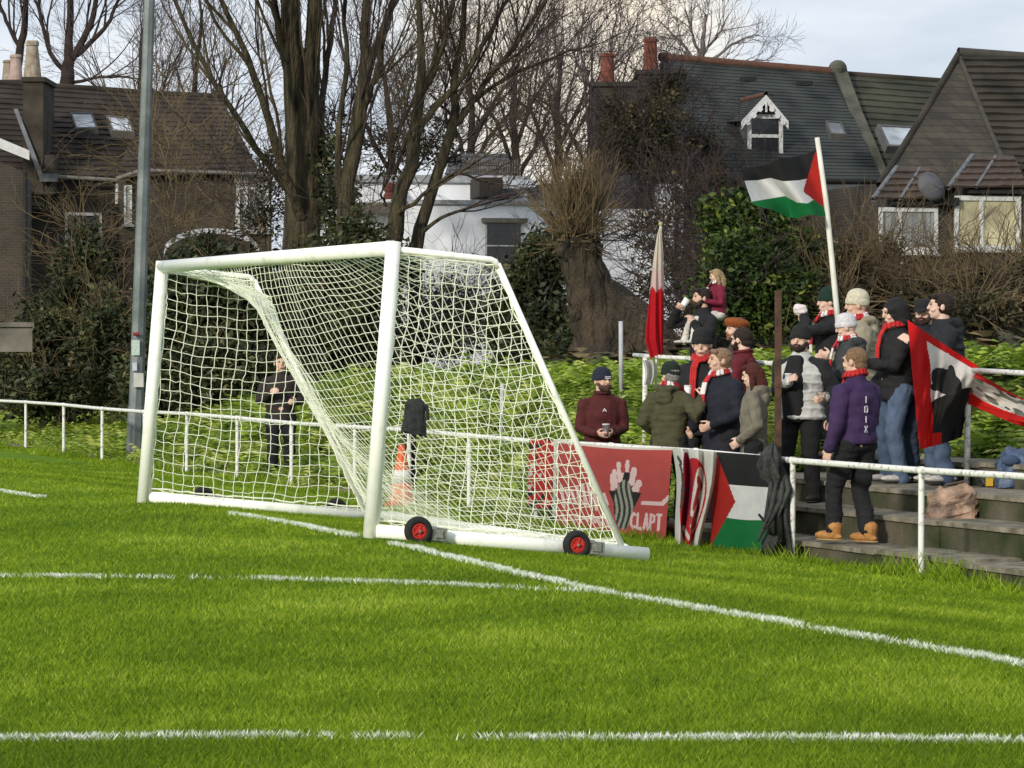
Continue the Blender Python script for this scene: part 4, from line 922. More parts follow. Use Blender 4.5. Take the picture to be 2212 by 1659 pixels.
person('person in cream beanie and beige quilted jacket with hood, facing left', 1855, 628, 6.95, -82, hy=8, hp=-4, coat=('beige_puffer', (.30, .27, .19)), hem=.84, hands=((-.13, .28, 1.15), (.13, .28, 1.12)), hat=('beanie', 'cream_knit', (.62, .58, .44)), hood='down', puffy=1, seed=12, skin=0, scarf=REDW, trs=('dark_trousers', (.02, .02, .02)))
r, T_, A_, *_x = person('person in white knitted hat and dark grey coat standing in front of the cream beanie', 1832, 679, 6.4, -95, hy=5, hp=-14, coat=('charcoal_parka', (.045, .050, .052)), hem=.70, hands=((-.08, .27, 1.22), (.08, .27, 1.22)), hat=('beanie', 'white_knit', (.66, .64, .66)), hood='down', scarf=('scarf_red', (.5, .03, .04), ((-.12, 1), (.12, 1))), build=1.12, seed=13, skin=2)
r, T_, A_, hh_, fin_, _ = person('man in purple jacket with white back lettering, black trousers and tan boots', 1850, 752, 5.12, -138, hy=-14, hp=-4, coat=('purple_bomber', (.045, .022, .080)), hem=.90, hands=((-.27, .06, .80), (.10, .26, 1.06)), curl=(.7, .8), hair=('sandy_hair', (.24, .15, .08), 'crop'), trs=('black_trousers', (.013, .013, .014)), shoe=(.42, .20, .06), scarf=('scarf_all_red', (.50, .03, .03), ((.0, 1),)), build=1.12, seed=14, skin=0, legs=((-.10, .16, 0), (.08, -.06, 0)), arm_r=1.12)
strokes(T_, 'back_lettering', 'IOIX', -.075, 1.33,   .030, .058, .030, -.160, .0058, mat('worn_print', (.55, .53, .55), (.3, .25, .38), 60, lo=.4, hi=.6), r, mir=1)
r, T_, A_, *_x = person('person in black hooded coat, pale blue jeans and light shoes holding a green can', 1936, 648, 6.45, -72, hy=6, hp=-12, coat=('black_hooded_coat', (.016, .016, .017)), hem=.80, hood='up', hands=((-.10, .34, 1.16), (.16, .14, .90)), curl=(1.0, .8), trs=('blue_jeans', (.085, .125, .20)), shoe=(.50, .48, .44), scarf=('scarf_all_red', (.50, .03, .03), ((.0, 1),)), build=1.15, seed=15, skin=2, arm_r=1.1)
c = T_([(-.085, .41, 1.215)])[0]; cup_at(c, .032, .125, mat('green_can', (.12, .26, .12), (.55, .55, .5), 14, .35), 'drink_can', 'green and silver can held by the person in the black hood', 'can')
person('person in black baseball cap looking out from behind the draped flag', 1998, 643, 6.75, -25, hy=0, hp=-6, coat=('dark_blue_coat', (.018, .022, .032)), hat=('cap', 'black_cap', (.02, .02, .022)), hair=('dark_hair', (.030, .018, .012), 'crop'), beard=('stubble', (.05, .03, .022)), hands=((-.2, .15, .95), (.2, .15, .95)), trs=('dark_jeans', (.03, .045, .075)), seed=16, skin=2)
person('dark-haired man in black padded jacket and jeans holding up the big draped flag', 2036, 634, 6.8, -78, hy=10, hp=2, coat=('black_puffer', (.017, .019, .023)), hands=((-.14, .30, 1.30), (.16, .2, .95)), hair=('dark_hair', (.030, .018, .012), 'short'), hood='down', trs=('blue_jeans', (.085, .125, .20)), shoe=(.50, .48, .44), puffy=1, build=1.15, seed=17, skin=2)
person('person in dark clothes standing behind the fence, seen through the goal net', 606, 766, 5.35, 10, hy=0, coat=('dark_fleece', (.03, .022, .022)), hands=((-.16, .22, 1.10), (.15, .2, 1.22)), hair=('brown_hair', (.06, .035, .02), 'short'), build=1.12, seed=18, skin=0, group=None, trs=('black_trousers', (.013, .013, .014)))
# ------------------------------------------------------------------ houses
class Fac:
    def __init__(s, px0, d, yaw):
        a = R_(yaw); s.r = np.array([math.cos(a), math.sin(a), 0]); s.n = np.array([math.sin(a), -math.cos(a), 0]); s.o = np.array([(px0-1106)/F*d, d, 0]); s.u = np.array([0, 0, 1.])
    def a(s, px, off=0):
        o = s.o+s.n*off; k = (px-1106)/F; return (k*o[1]-o[0])/(s.r[0]-k*s.r[1])
    def pt(s, px, py, off=0):
        q = s.o+s.n*off+s.r*s.a(px, off); q = q.copy(); q[2] = P(px, py, q[1])[2]; return q
    def box(s, mb, x0, x1, y0, y1, o0, o1, mi=0):        # pixel rectangle on the facade plane, proud from o0 to o1
        A, B_ = s.pt(x0, y1), s.pt(x1, y0); a0, a1 = s.a(x0), s.a(x1)
        mb.box(s.o, s.r, s.u, s.n, a0, a1, A[2], B_[2], o0, o1, mi)
def roofp(mb, A, B_, C, D_, rows, lip=.035, mi=0, sag=.0):   # eave A-B, ridge D-C
    A, B_, C, D_ = map(np.asarray, (A, B_, C, D_)); nr = np.cross(B_-A, D_-A); nr = nr/np.linalg.norm(nr)
    if nr[1] > 0: nr = -nr
    g = np.random.default_rng(rows)
    for i in range(rows):
        v0, v1 = i/rows, (i+1.12)/rows; v1 = min(v1, 1)
        m_ = 14
        L0 = [A+(B_-A)*t+((D_+(C-D_)*t)-(A+(B_-A)*t))*v0 for t in np.linspace(0, 1, m_)]; L1 = [A+(B_-A)*t+((D_+(C-D_)*t)-(A+(B_-A)*t))*v1 for t in np.linspace(0, 1, m_)]
        j = g.uniform(.7, 1.3, m_)[:, None]*lip
        L0, L1 = np.array(L0), np.array(L1); mb.grid(np.stack([L1+nr*.004, L0+nr*(j+.01), L0+nr*.001]), mi)
wf = mat('window_frame_white', (.62, .63, .62), (.45, .45, .43), 8, .6)
def glassm(name, c, r=.12): return mat(name, c, tuple(v*.4 for v in c), 1.3, r, spec=.6)
dark_glass = glassm('dark_glass', (.025, .028, .032)); sky_glass = glassm('sky_glass', (.50, .55, .60), .1); curtain = mat('curtain_glass', (.30, .31, .30), (.12, .12, .12), 3, .3, spec=.5, stretch=(6, 6, .4))
def window(fr, par, x0, x1, y0, y1, glass, bars_v=(), bars_h=(), off=.0, fw=6, fm=None, sill=True, name='window'):
    q = MB(); fm = fm or wf
    fr.box(q, x0, x1, y0, y0+fw, off, off+.07); fr.box(q, x0, x1, y1-fw, y1, off, off+.07); fr.box(q, x0, x0+fw, y0+fw, y1-fw, off, off+.07); fr.box(q, x1-fw, x1, y0+fw, y1-fw, off, off+.07)
    for b in bars_v: fr.box(q, b-fw*.45, b+fw*.45, y0+fw, y1-fw, off+.01, off+.06)
    for b in bars_h: fr.box(q, x0+fw, x1-fw, b-fw*.4, b+fw*.4, off+.012, off+.065)
    w = obj(name, q, fm, par); q = MB(); fr.box(q, x0+fw*.5, x1-fw*.5, y0+fw*.5, y1-fw*.5, off+.003, off+.025); obj('pane', q, glass, w)
    if sill: q = MB(); fr.box(q, x0-4, x1+4, y1, y1+5, off, off+.14); obj('sill', q, mat('sill_stone', (.4, .39, .36)), w)
    return w
def skylight(par, quad, glass, dd):                   # quad px corners TL TR BR BL on roof at depths
    q = MB(); pts = np.array([P(*c) for c in quad]); n = np.cross(pts[1]-pts[0], pts[3]-pts[0]); n /= np.linalg.norm(n); n = n if n[1] < 0 else -n
    c = pts.mean(0)
    outer = [p+n*.12 for p in pts]; inner = [c+(p-c)*.84+n*.12 for p in pts]; lo = [p-n*.1 for p in pts]
    V = outer+inner+lo
    q.add(V, [[0, 1, 5, 4], [1, 2, 6, 5], [2, 3, 7, 6], [3, 0, 4, 7], [8, 9, 1, 0], [9, 10, 2, 1], [10, 11, 3, 2], [11, 8, 0, 3]])
    w = obj('skylight', q, mat('skylight_frame', (.10, .10, .10)), par); q = MB(); q.add([c+(p-c)*.86+n*.10 for p in pts], [[0, 1, 2, 3]]); obj('pane', q, glass, w)
def chimpot(par, px, y0, y1, r0, r1, d, m):
    A, B_ = P(px, y1, d), P(px, y0, d); h = B_[2]-A[2]; q = MB()
    q.rev(A, [(r0, -.1), (r0, 0), (r1, h*.85), (r1*1.18, h*.87), (r1*1.18, h*.95), (r1, h)], 14); obj('chimney_pot', q, m, par, smooth=False)
tile_brown = mat('brown_roof_tiles', (.052, .038, .030), (.020, .016, .013), 1.1, .9, .5, 9, lo=.3, hi=.7)
tile_green = mat('mossy_roof_tiles', (.055, .056, .036), (.024, .028, .018), 1.0, .9, .5, 9)
tile_dark = mat('dark_brown_tiles', (.050, .040, .029), (.018, .016, .012), .9, .9, .5, 9)
slate = mat('slate_roof', (.042, .048, .044), (.020, .024, .022), 1.3, .65, .5, 12, spec=.25)
brick = brickmat('stock_brick', (.060, .043, .030), (.040, .031, .023), (.07, .064, .052))
brickd = brickmat('dark_brick', (.042, .031, .024), (.026, .021, .017), (.042, .038, .032))
render_ = mat('grey_render', (.075, .062, .048), (.038, .032, .024), 1.2, .95, .3, 20)
lead = mat('lead_flashing', (.16, .17, .18), (.09, .10, .11), 5, .6); pott = mat('terracotta', (.19, .060, .036), (.11, .036, .025), 6, .85)
potw = mat('pale_pot', (.33, .29, .24), (.2, .15, .10), 6, .85); gut = mat('gutter_black', (.02, .02, .02)); pvc = mat('white_pvc', (.6, .61, .62), (.5, .5, .5))
def gz(px, d): p = P(px, 752, d); return Hf(p[0], p[1])-.3

# --- left house
f = Fac(110, 108, 22); h = thing('house', 'dark brick house at the left with brown tiled roof, twin skylights and pale chimney pots', 'house', tuple(f.pt(250, 752)*[1, 1, 0]+[0, 0, gz(250, 110)]))
zb = WL[h.name][2]
def wallp(fr, x0, x1, ytop, off0, off1, m, par, name='wall', ybot=None):
    q = MB(); a0, a1 = fr.a(x0), fr.a(x1); q.box(fr.o, fr.r, fr.u, fr.n, a0, a1, zb if ybot is None else fr.pt(x0, ybot)[2], fr.pt(x1, ytop)[2], off0, off1); return obj(name, q, m, par)
wallp(f, -80, 250, 378, -8, 0, brickd, h); 
wallp(f, 250, 560, 372, -8, 1.2, render_, h)
q = MB()
roofp(q, f.pt(-90, 372, .3), f.pt(310, 384, .3), f.pt(330, 203, -4.2), f.pt(-60, 176, -4.2), 17)
roofp(q, f.pt(250, 384, 1.45), f.pt(560, 372, 1.45), f.pt(478, 210, -4.25), f.pt(318, 202, -4.25), 17)
q.add([f.pt(478, 210, -4.25), f.pt(560, 372, 1.4), f.pt(552, 372, -8), f.pt(478, 330, -8)], [[0, 1, 2, 3]])
obj('roof', q, tile_brown, h)
q = MB(); q.tubes(np.array([f.pt(-60, 175, -4.2), f.pt(200, 192, -4.2), f.pt(330, 202, -4.2), f.pt(480, 209, -4.2)])[None], np.full((1, 4), .10), 8); obj('ridge_tiles', q, tile_dark, h, smooth=True)
q = MB(); q.tubes(np.array([f.pt(110, 381, .42), f.pt(250, 389, .42)]), .06, 8); q.tubes(np.array([f.pt(252, 386, 1.5), f.pt(308, 368, 1.5), f.pt(560, 376, 1.5)]), .06, 8); obj('gutter', q, mat('gutter_grey', (.2, .19, .17)), h, smooth=True)
q = MB(); q.tubes(np.array([f.pt(254, 388, .3), f.pt(253, 440, .3)]), .055, 8); obj('downpipe', q, pvc, h, smooth=True)
q = MB(); q.tubes(np.array([f.pt(253, 440, .3), f.pt(252, 640, .3)]), .06, 8); obj('downpipe', q, gut, h, smooth=True)
# chimney: stack, sloped shoulder, pots
q = MB(); dch = f.pt(70, 372, .35)[1]+.1
def bx(mb, x0, x1, y0, y1, d, th, mi=0):
    A, B_ = P(x0, y1, d), P(x1, y0, d); mb.box((A[0], d, A[2]), (1, 0, 0), (0, 0, 1), (0, 1, 0), 0, B_[0]-A[0], 0, B_[2]-A[2], 0, th, mi)
bx(q, 50, 93, 175, 420, dch-.4, 2.6); bx(q, 93, 116, 335, 420, dch-.35, 1.6); bx(q, 46, 98, 166, 176, dch-.48, 2.7)
ch = obj('chimney', q, mat('sooty_brick', (.06, .05, .037), (.025, .022, .017), 1.8, .95, .4, 30), h)
q = MB(); q.add([P(29, 235, dch-.45), P(38, 235, dch-.45), P(94, 380, dch-.6), P(84, 382, dch-.6), P(29, 235, dch-.2), P(38, 235, dch-.2), P(94, 380, dch-.35), P(84, 382, dch-.35)], [[0, 1, 2, 3], [4, 5, 6, 7], [0, 1, 5, 4], [2, 3, 7, 6], [1, 2, 6, 5], [0, 3, 7, 4]]); bx(q, 85, 122, 375, 392, dch-.7, .4); obj('flashing', q, lead, h)
q = MB(); bx(q, 8, 50, 180, 230, dch+5.6, 1.6); bx(q, 5, 52, 172, 181, dch+5.55, 1.7); ch2 = obj('chimney', q, M['sooty_brick'], h)
chimpot(ch2, 34, 118, 172, .22, .16, dch+6, mat('pinkish_pot', (.42, .32, .28), (.3, .2, .18), 6)); chimpot(ch, 70, 88, 168, .27, .17, dch+.4, potw); chimpot(ch2, 18, 130, 172, .2, .15, dch+6.2, potw)
for a, b in (((152, 250, 0), (200, 250, 0)), ((229, 256, 0), (279, 259, 0))):
    x0, y0, x1, y1 = a[0], a[1], b[0], b[1]; skylight(h, [(x0, y0, 110.1), (x1, y1, 110.1), (x1+12, y1+34, 109.2), (x0+12, y0+35, 109.2)], sky_glass, 0)
window(f, h, 140, 219, 460, 575, dark_glass, (), (520,), 0, 5); 
f2 = Fac(250, f.pt(250, 400, 1.22)[1], 22); window(f2, h, 268, 284, 400, 485, glassm('pale_glass', (.5, .52, .5)), (), (), 0, 3)
window(f2, h, 508, 582, 372, 500, curtain, (530,), (405,), 0, 9)
# satellite-box and lamp
q = MB(); f.box(q, 55, 100, 400, 412, .0, .6); obj('porch_canopy', q, pvc, h); q = MB(); f.box(q, 58, 92, 412, 445, 0, .25); obj('wall_cabinet', q, mat('cabinet', (.17, .14, .11)), h)
q = MB(); f.box(q, 55, 98, 448, 456, 0, .5); obj('shelf', q, gut, h)
# left gabled wing
fw_ = Fac(-30, 99, 6); h2 = thing('house', 'brick gable wing at the far left edge with a white bargeboard', 'house', tuple(fw_.pt(0, 752)*[1, 1, 0]+[0, 0, gz(0, 99)]))
zb = WL[h2.name][2]
q = MB(); A, B_, C, D_ = fw_.pt(-120, 300), fw_.pt(54, 372), fw_.pt(54, 752), fw_.pt(-120, 752)
fr3 = [p.copy() for p in (A, B_, C, D_)]; fr3[2][2] = fr3[3][2] = zb; bk = [p-fw_.n*7 for p in fr3]
q.add(fr3+bk, [[0, 1, 2, 3], [4, 5, 6, 7], [0, 1, 5, 4], [1, 2, 6, 5], [0, 3, 7, 4]]); obj('wall', q, brick, h2)
q = MB(); q.add([fw_.pt(-120, 248, .2), fw_.pt(64, 325, .2), fw_.pt(64, 346, .2), fw_.pt(-120, 272, .2), fw_.pt(-120, 248, 0), fw_.pt(64, 325, 0), fw_.pt(64, 346, 0), fw_.pt(-120, 272, 0)], [[0, 1, 2, 3], [4, 5, 6, 7], [0, 1, 5, 4], [3, 2, 6, 7], [1, 2, 6, 5]]); obj('bargeboard', q, pvc, h2)
q = MB(); roofp(q, fw_.pt(66, 326, .15), fw_.pt(66, 326, -7), fw_.pt(-120, 246, -7), fw_.pt(-120, 246, .15), 8); obj('roof', q, tile_dark, h2)
q = MB(); q.tubes(np.array([fw_.pt(55, 372, .1), fw_.pt(54, 640, .1)]), .06, 8); obj('downpipe', q, gut, h2, smooth=True)

# --- white building
f = Fac(760, 86, 10); wh = mat('whitewash', (.84, .85, .88), (.62, .65, .70), 1.1, .85, .35, 25, detail=9, lo=.3, hi=.6)
h = thing('house', 'white rendered flat-roofed building behind the bare trees', 'house', tuple(f.pt(950, 752)*[1, 1, 0]+[0, 0, gz(950, 87)]))
zb = WL[h.name][2]
wallp(f, 756, 1175, 384, -7, -2.2, wh, h); wallp(f, 888, 1240, 440, -8, 0, wh, h)
q = MB(); f.box(q, 752, 1180, 371, 384, -7.05, -2.1); f.box(q, 884, 1244, 434, 441, -8.02, .08); obj('parapet', q, mat('parapet_grey', (.42, .43, .45), (.2, .2, .2), 4), h)
q = MB(); f.box(q, 1048, 1098, 380, 422, -2.2, -.8); obj('brick_pier', q, brickd, h); q = MB(); f.box(q, 1100, 1166, 386, 404, -2.1, -.6); obj('roof_box', q, wh, h)
q = MB(); f.box(q, 792, 915, 433, 456, -2.2, -1.3); obj('ledge', q, mat('ledge', (.08, .07, .06), (.2, .18, .14), 3), h)
p = f.pt(841, 430, -1.7); q = MB(); q.rev(p, [(.16, 0), (.13, .1), (.10, .16), (.14, .22), (.14, .36), (.10, .40)], 12); obj('flue', q, mat('rust_flue', (.13, .04, .03)), h)
window(f, h, 1048, 1127, 480, 575, dark_glass, (), (531,), .0, 3, fm=mat('pale_trim', (.5, .5, .5)))
q = MB(); f.box(q, 1040, 1137, 472, 481, .02, .2); obj('lintel', q, mat('lintel', (.16, .15, .13)), h)
q = MB(); roofp(q, f.pt(958, 388, -2.4), f.pt(1110, 388, -2.4), f.pt(1096, 332, -5), f.pt(975, 332, -5), 6); obj('roof', q, mat('grey_felt', (.10, .10, .11), (.06, .06, .06), 2), h)
# trellis on the roof
tr = thing('trellis', 'weathered wooden trellis fence on top of the white building', 'trellis', tuple(f.pt(1110, 372, -3)))
q = MB(); 
for i in range(22): f.box(q, 1050+i*5.6, 1053+i*5.6, 330+(i*7) % 4, 376, -2.9, -2.86)
for y in (338, 352, 366): f.box(q, 1048, 1170, y, y+2.5, -2.95, -2.9)
obj('slats', q, mat('grey_timber', (.17, .15, .13), (.08, .075, .065), 6), tr)
# white wall behind pollard
f = Fac(1300, 88, 12); h = thing('wall', 'tall white garden wall seen through twigs right of the pollard', 'wall', tuple(f.pt(1400, 752)*[1, 1, 0]+[0, 0, gz(1400, 88)])); zb = WL[h.name][2]
wallp(f, 1290, 1425, 452, -.5, 0, wh, h); wallp(f, 1425, 1475, 398, -.5, .05, wh, h)
q = MB(); q.tubes(np.array([f.pt(1462, 402, .12), f.pt(1460, 640, .12)]), .05, 8); obj('drainpipe', q, gut, h, smooth=True)

# --- right slate house
f = Fac(1500, 93, 22); h = thing('house', 'slate roofed house with orange ridge tiles, gabled dormer and red chimney pots', 'house', tuple(f.pt(1650, 752)*[1, 1, 0]+[0, 0, gz(1650, 93)])); zb = WL[h.name][2]
wallp(f, 1372, 1908, 386, -9, 0, mat('dark_render', (.045, .045, .047), (.028, .028, .028), 1.5, .9, .3, 20), h)
q = MB(); roofp(q, f.pt(1375, 384, .3), f.pt(1905, 388, .3), f.pt(1797, 156, -4.4), f.pt(1428, 126, -4.4), 34, .012)
q.add([f.pt(1428, 126, -4.4), f.pt(1380, 384, .1), f.pt(1380, 384, -9), f.pt(1430, 300, -9)], [[0, 1, 2, 3]]); obj('roof', q, slate, h)
q = MB(); q.tubes(np.array([f.pt(x, y, -4.4) for x, y in ((1424, 123), (1500, 129), (1600, 138), (1700, 146), (1797, 154))])[None], np.full((1, 5), .11), 8); obj('ridge_tiles', q, mat('orange_ridge', (.13, .060, .038), (.08, .042, .030), 9, .9), h, smooth=True)
# party wall coping
q = MB(); pr = [(1812, 140, -4.5), (1822, 170, -3.9), (1850, 245, -2.6), (1880, 315, -1.3), (1908, 384, .1)]
V = []
for x, y, o in pr:
    for dx, dy, do in ((-14, -2, .05), (14, 0, .05), (14, 26, -.1), (-14, 26, -.1)): V.append(f.pt(x+dx, y+dy, o+do))
Fq = [[4*i+k, 4*i+(k+1) % 4, 4*i+4+(k+1) % 4, 4*i+4+k] for i in range(4) for k in range(4)]; q.add(V, [Fq, [0, 1, 2, 3], [16, 17, 18, 19]])
q.ell(f.pt(1809, 150, -4.5), (.26, .5, .26)); obj('parapet', q, mat('mossy_coping', (.10, .10, .075), (.05, .055, .04), 2, .9), h)
# chimney stacks
q = MB(); d1 = f.pt(1430, 200, -3.2)[1]; bx(q, 1380, 1480, 160, 420, d1, 2.2); bx(q, 1374, 1484, 150, 160, d1-.08, 2.4); bx(q, 1405, 1418, 163, 210, d1-.06, .1)
ch = obj('chimney', q, brickd, h); chimpot(ch, 1405, 82, 150, .20, .165, d1+.8, pott); 
q = MB(); d2 = d1+1.2; bx(q, 1284, 1376, 186, 460, d2, 2.2); bx(q, 1280, 1380, 176, 186, d2-.08, 2.4); ch = obj('chimney', q, brickd, h); chimpot(ch, 1312, 115, 176, .20, .17, d2+.8, pott)
# dormer
fd = Fac(1600, f.pt(1650, 300, -1.2)[1]-.5, 12); dm = MB(); fd.box(dm, 1612, 1690, 262, 352, -2.2, 0); dorm = obj('dormer', dm, mat('dormer_cheek', (.08, .09, .09)), h)
ap = fd.pt(1655, 206, .25)
q = MB(); L_, Rr = fd.pt(1604, 262, .25), fd.pt(1701, 262, .25)
bk = lambda p, k: p-fd.n*k
roofp(q, bk(L_, 2.6)+np.array([-.2, 0, .1]), L_, ap, bk(ap, 3.0), 10, .012); roofp(q, Rr, bk(Rr, 2.4), bk(ap, 2.8), ap, 10, .012); q.add([fd.pt(1612, 264, 0), fd.pt(1692, 264, 0), fd.pt(1655, 212, 0)], [[0, 1, 2]]); obj('dormer_roof', q, slate, dorm)
q = MB(); q.tubes(np.array([ap+np.array([0, 0, .03]), bk(ap, 2.6)+np.array([0, 0, .03])]), .07, 8); obj('dormer_ridge', q, M['orange_ridge'], dorm, smooth=True)
q = MB()
for A, B_ in ((fd.pt(1602, 262, .3), fd.pt(1655, 205, .3)), (fd.pt(1703, 262, .3), fd.pt(1655, 205, .3))):
    dn = np.array([0, 0, -.20]); q.add([A, B_, B_+dn, A+dn, A-fd.n*.06, B_-fd.n*.06, B_+dn-fd.n*.06, A+dn-fd.n*.06], [[0, 1, 2, 3], [4, 5, 6, 7], [0, 1, 5, 4], [3, 2, 6, 7], [0, 3, 7, 4]])
    for k in (.25, .5, .75): c_ = A+(B_-A)*k+dn; q.rev(c_, [(.07, -.06), (.07, .04)], 10, Rm=Rx(math.pi/2))
c_ = fd.pt(1655, 232, .3); q.tubes(np.array([c_+[0, 0, .15], c_-[0, 0, .12]]), .03, 6); obj('bargeboard', q, pvc, dorm)
window(fd, dorm, 1613, 1689, 248, 350, dark_glass, (), (294,), .02, 8, sill=True)
skylight(h, [(1783, 269, 94.2), (1816, 270, 94.2), (1828, 299, 93.6), (1794, 297, 93.6)], glassm('grey_glass', (.16, .18, .20)), 0)
for x, y in ((1614, 173), (1735, 182)): q = MB(); q.abox(f.pt(x, y, -3.0)+np.array([0, -.35, 0]), (.18, .15, .06), rot=.3); obj('roof_vent', q, gut, h)
q = MB(); q.tubes(np.array([f.pt(1380, 389, .42), f.pt(1905, 392, .42)]), .06, 8); obj('gutter', q, gut, h, smooth=True)
q = MB(); q.add([f.pt(1785, 395, .3), f.pt(1900, 395, .3), f.pt(1790, 450, 2.0), f.pt(1740, 450, 2.0)], [[0, 1, 2, 3]]); f.box(q, 1745, 1905, 400, 700, -.1, .3); obj('lean_to', q, mat('lean_to_grey', (.09, .095, .10), (.06, .06, .06), 2, .8), h)
# --- middle mossy roof house
f = Fac(1830, 95, 20); h = thing('house', 'mossy green-brown tiled house between the slate house and the hipped house', 'house', tuple(f.pt(1950, 752)*[1, 1, 0]+[0, 0, gz(1950, 95)])); zb = WL[h.name][2]
wallp(f, 1900, 2110, 400, -9, -.4, brickd, h)
q = MB(); roofp(q, f.pt(1880, 400, .3), f.pt(2140, 415, .3), f.pt(2080, 180, -4.4), f.pt(1815, 160, -4.4), 17); obj('roof', q, tile_green, h)
q = MB(); q.tubes(np.array([f.pt(1820, 160, -4.4), f.pt(2080, 179, -4.4)]), .09, 8); obj('ridge_tiles', q, tile_dark, h, smooth=True)
skylight(h, [(1892, 276, 96.0), (1972, 281, 96.6), (1976, 326, 95.6), (1914, 324, 95.0)], sky_glass, 0)
# --- right hipped house with bays
f = Fac(1900, 84, 14); h = thing('house', 'brown brick house at the right with hipped tile roof and two white bay windows', 'house', tuple(f.pt(2080, 752)*[1, 1, 0]+[0, 0, gz(2080, 84)])); zb = WL[h.name][2]
wallp(f, 1902, 2480, 402, -9, 0, brick, h)
q = MB(); apx = f.pt(2069, 118, -4.6); hipb = f.pt(2190, 402, .35)
g_ = f.pt(1898, 400, .3); q.add([g_, hipb, apx, f.pt(2110, 402, -9)], [[0, 1, 2], [0, 2, 3]]); obj('gable', q, brickmat('gable_brick', (.066, .054, .036), (.034, .029, .021), (.010, .009, .008), w=.34, h=.17), h)
q = MB(); roofp(q, hipb, f.pt(2500, 405, .35), f.pt(2460, 122, -4.6), apx, 19, .06); obj('roof', q, tile_dark, h)
q = MB(); q.tubes(np.array([g_+[0, -.05, 0], (g_+apx)/2+[0, -.05, -.05], apx+[0, -.05, 0]]), .08, 6); obj('verge', q, tile_dark, h, smooth=True)
q = MB(); q.tubes(np.array([apx+[0, 0, .05], f.pt(2240, 126, -4.6), f.pt(2460, 124, -4.6)]), .13, 8); q.tubes(np.array([apx, hipb]), .07, 6); obj('ridge_tiles', q, gut if False else mat('old_ridge', (.06, .055, .045)), h, smooth=True)
for (x0, x1, y0, y1, gl, bv, bh, fw2) in ((1897, 2024, 449, 548, curtain, (1942,), (538,), 8), (2060, 2203, 424, 540, glassm('blind_glass', (.55, .50, .30), .3), (2118,), (), 9)):
    b = MB(); f.box(b, x0-2, x1+2, y0-18, 545, 0, 1.0); f.box(b, x0-2, x1+2, 545, 700, 0, 1.0); bay = obj('bay', b, brickd, h)
    fb = Fac(x0, f.pt(x0, 480, 1.0)[1]-.01, 14); window(fb, bay, x0, x1, y0, y1, gl, bv, bh, .0, fw2)
    q = MB(); roofp(q, f.pt(x0-12, y0-18, 1.3), f.pt(x1+14, y0-20, 1.3), f.pt(x1-14, y0-88, .1), f.pt(x0+40, y0-88, .1), 5, .05); q.add([f.pt(x1+14, y0-20, 1.3), f.pt(x1+14, y0-20, .0), f.pt(x1-14, y0-88, .1)], [[0, 1, 2]]); obj('bay_roof', q, mat('brown_lead', (.085, .056, .042), (.045, .034, .027), 1.6, .7), bay)
    q = MB(); q.tubes(np.array([f.pt(x0-12, y0-18, 1.32), f.pt(x0+40, y0-88, .12)]), .06, 6); q.tubes(np.array([f.pt(x0+48, y0-20, 1.35), f.pt(x0+90, y0-86, .15)]), .04, 6); obj('roof_roll', q, lead, bay, smooth=True)
    q = MB(); f.box(q, x0-8, x1+8, y0-18, y0-2, .9, 1.2); obj('fascia', q, gut, bay)
window(f, h, 2025, 2062, 549, 556, wf, (), (), .0, 2, name='ledge', sill=False)
p = f.pt(2018, 398, 1.6); q = MB(); q.rev(p, [(.01, 0), (.15, .02), (.28, .07), (.36, .13), (.355, .14), (.27, .085), (.14, .035), (.01, .015)], 20, Rm=Rz(.5)@Rx(-1.9)); q.tubes(np.array([p, p+f.n*.5+[0, 0, -.1]]), .015, 6); q.tubes(np.array([p, p-f.n*.8+[0, 0, -.3]]), .025, 6); obj('satellite_dish', q, mat('dish_grey', (.10, .10, .11)), h, smooth=True)
q = MB()
for y in (556, 600, 640): pass
fb = Fac(1900, f.pt(1900, 480, 1.05)[1], 14)
for i, x in enumerate((1942,)): fb.box(q, x-6, x+6, 548, 640, 0, .08)
fb.box(q, 1900, 2010, 541, 551, 0.0, .25); obj('white_frame', q, wf, h)
# pale polytunnel hoop
pt0 = 97; q = MB(); rows = []
for k in np.linspace(0, 1, 9):
    a = np.linspace(0, math.pi, 25); rows.append(np.array([P(457-103*math.cos(v), 545-52*math.sin(v)**.9, pt0+k*3) for v in a]))
q.grid(np.array(rows)); inner = [r_+np.array([0, 0, -.16]) for r_ in rows]; q.grid(np.array([rows[0], inner[0]])); q.grid(np.array(inner))
pa = P(457, 600, pt0+1); c = thing('canopy', 'pale curved canopy in the garden behind the goal, half hidden by ivy', 'canopy', (pa[0], pa[1], Hf(pa[0], pa[1])))
obj('curved_roof', q, mat('polycarbonate', (.50, .52, .56), (.25, .26, .27), 4, .6), c, smooth=True)
q = MB()
for x in (357, 557): A = P(x, 545, pt0+.1); q.tubes(np.array([[A[0], A[1], Hf(pa[0], pa[1])], A]), .05, 8)
obj('supports', q, mat('dark_supports', (.05, .05, .05)), c)
# low garden wall at left
f = Fac(-30, 72, 8); q = MB(); f.box(q, -60, 70, 706, 760, -.3, 0); f.box(q, -60, 74, 696, 706, -.36, .06); gw = obj('garden_wall', q, mat('wall_render', (.20, .18, .15), (.09, .085, .07), 2, .9, .4, 25), label='low rendered garden wall behind the ivy at the far left', cat='wall')

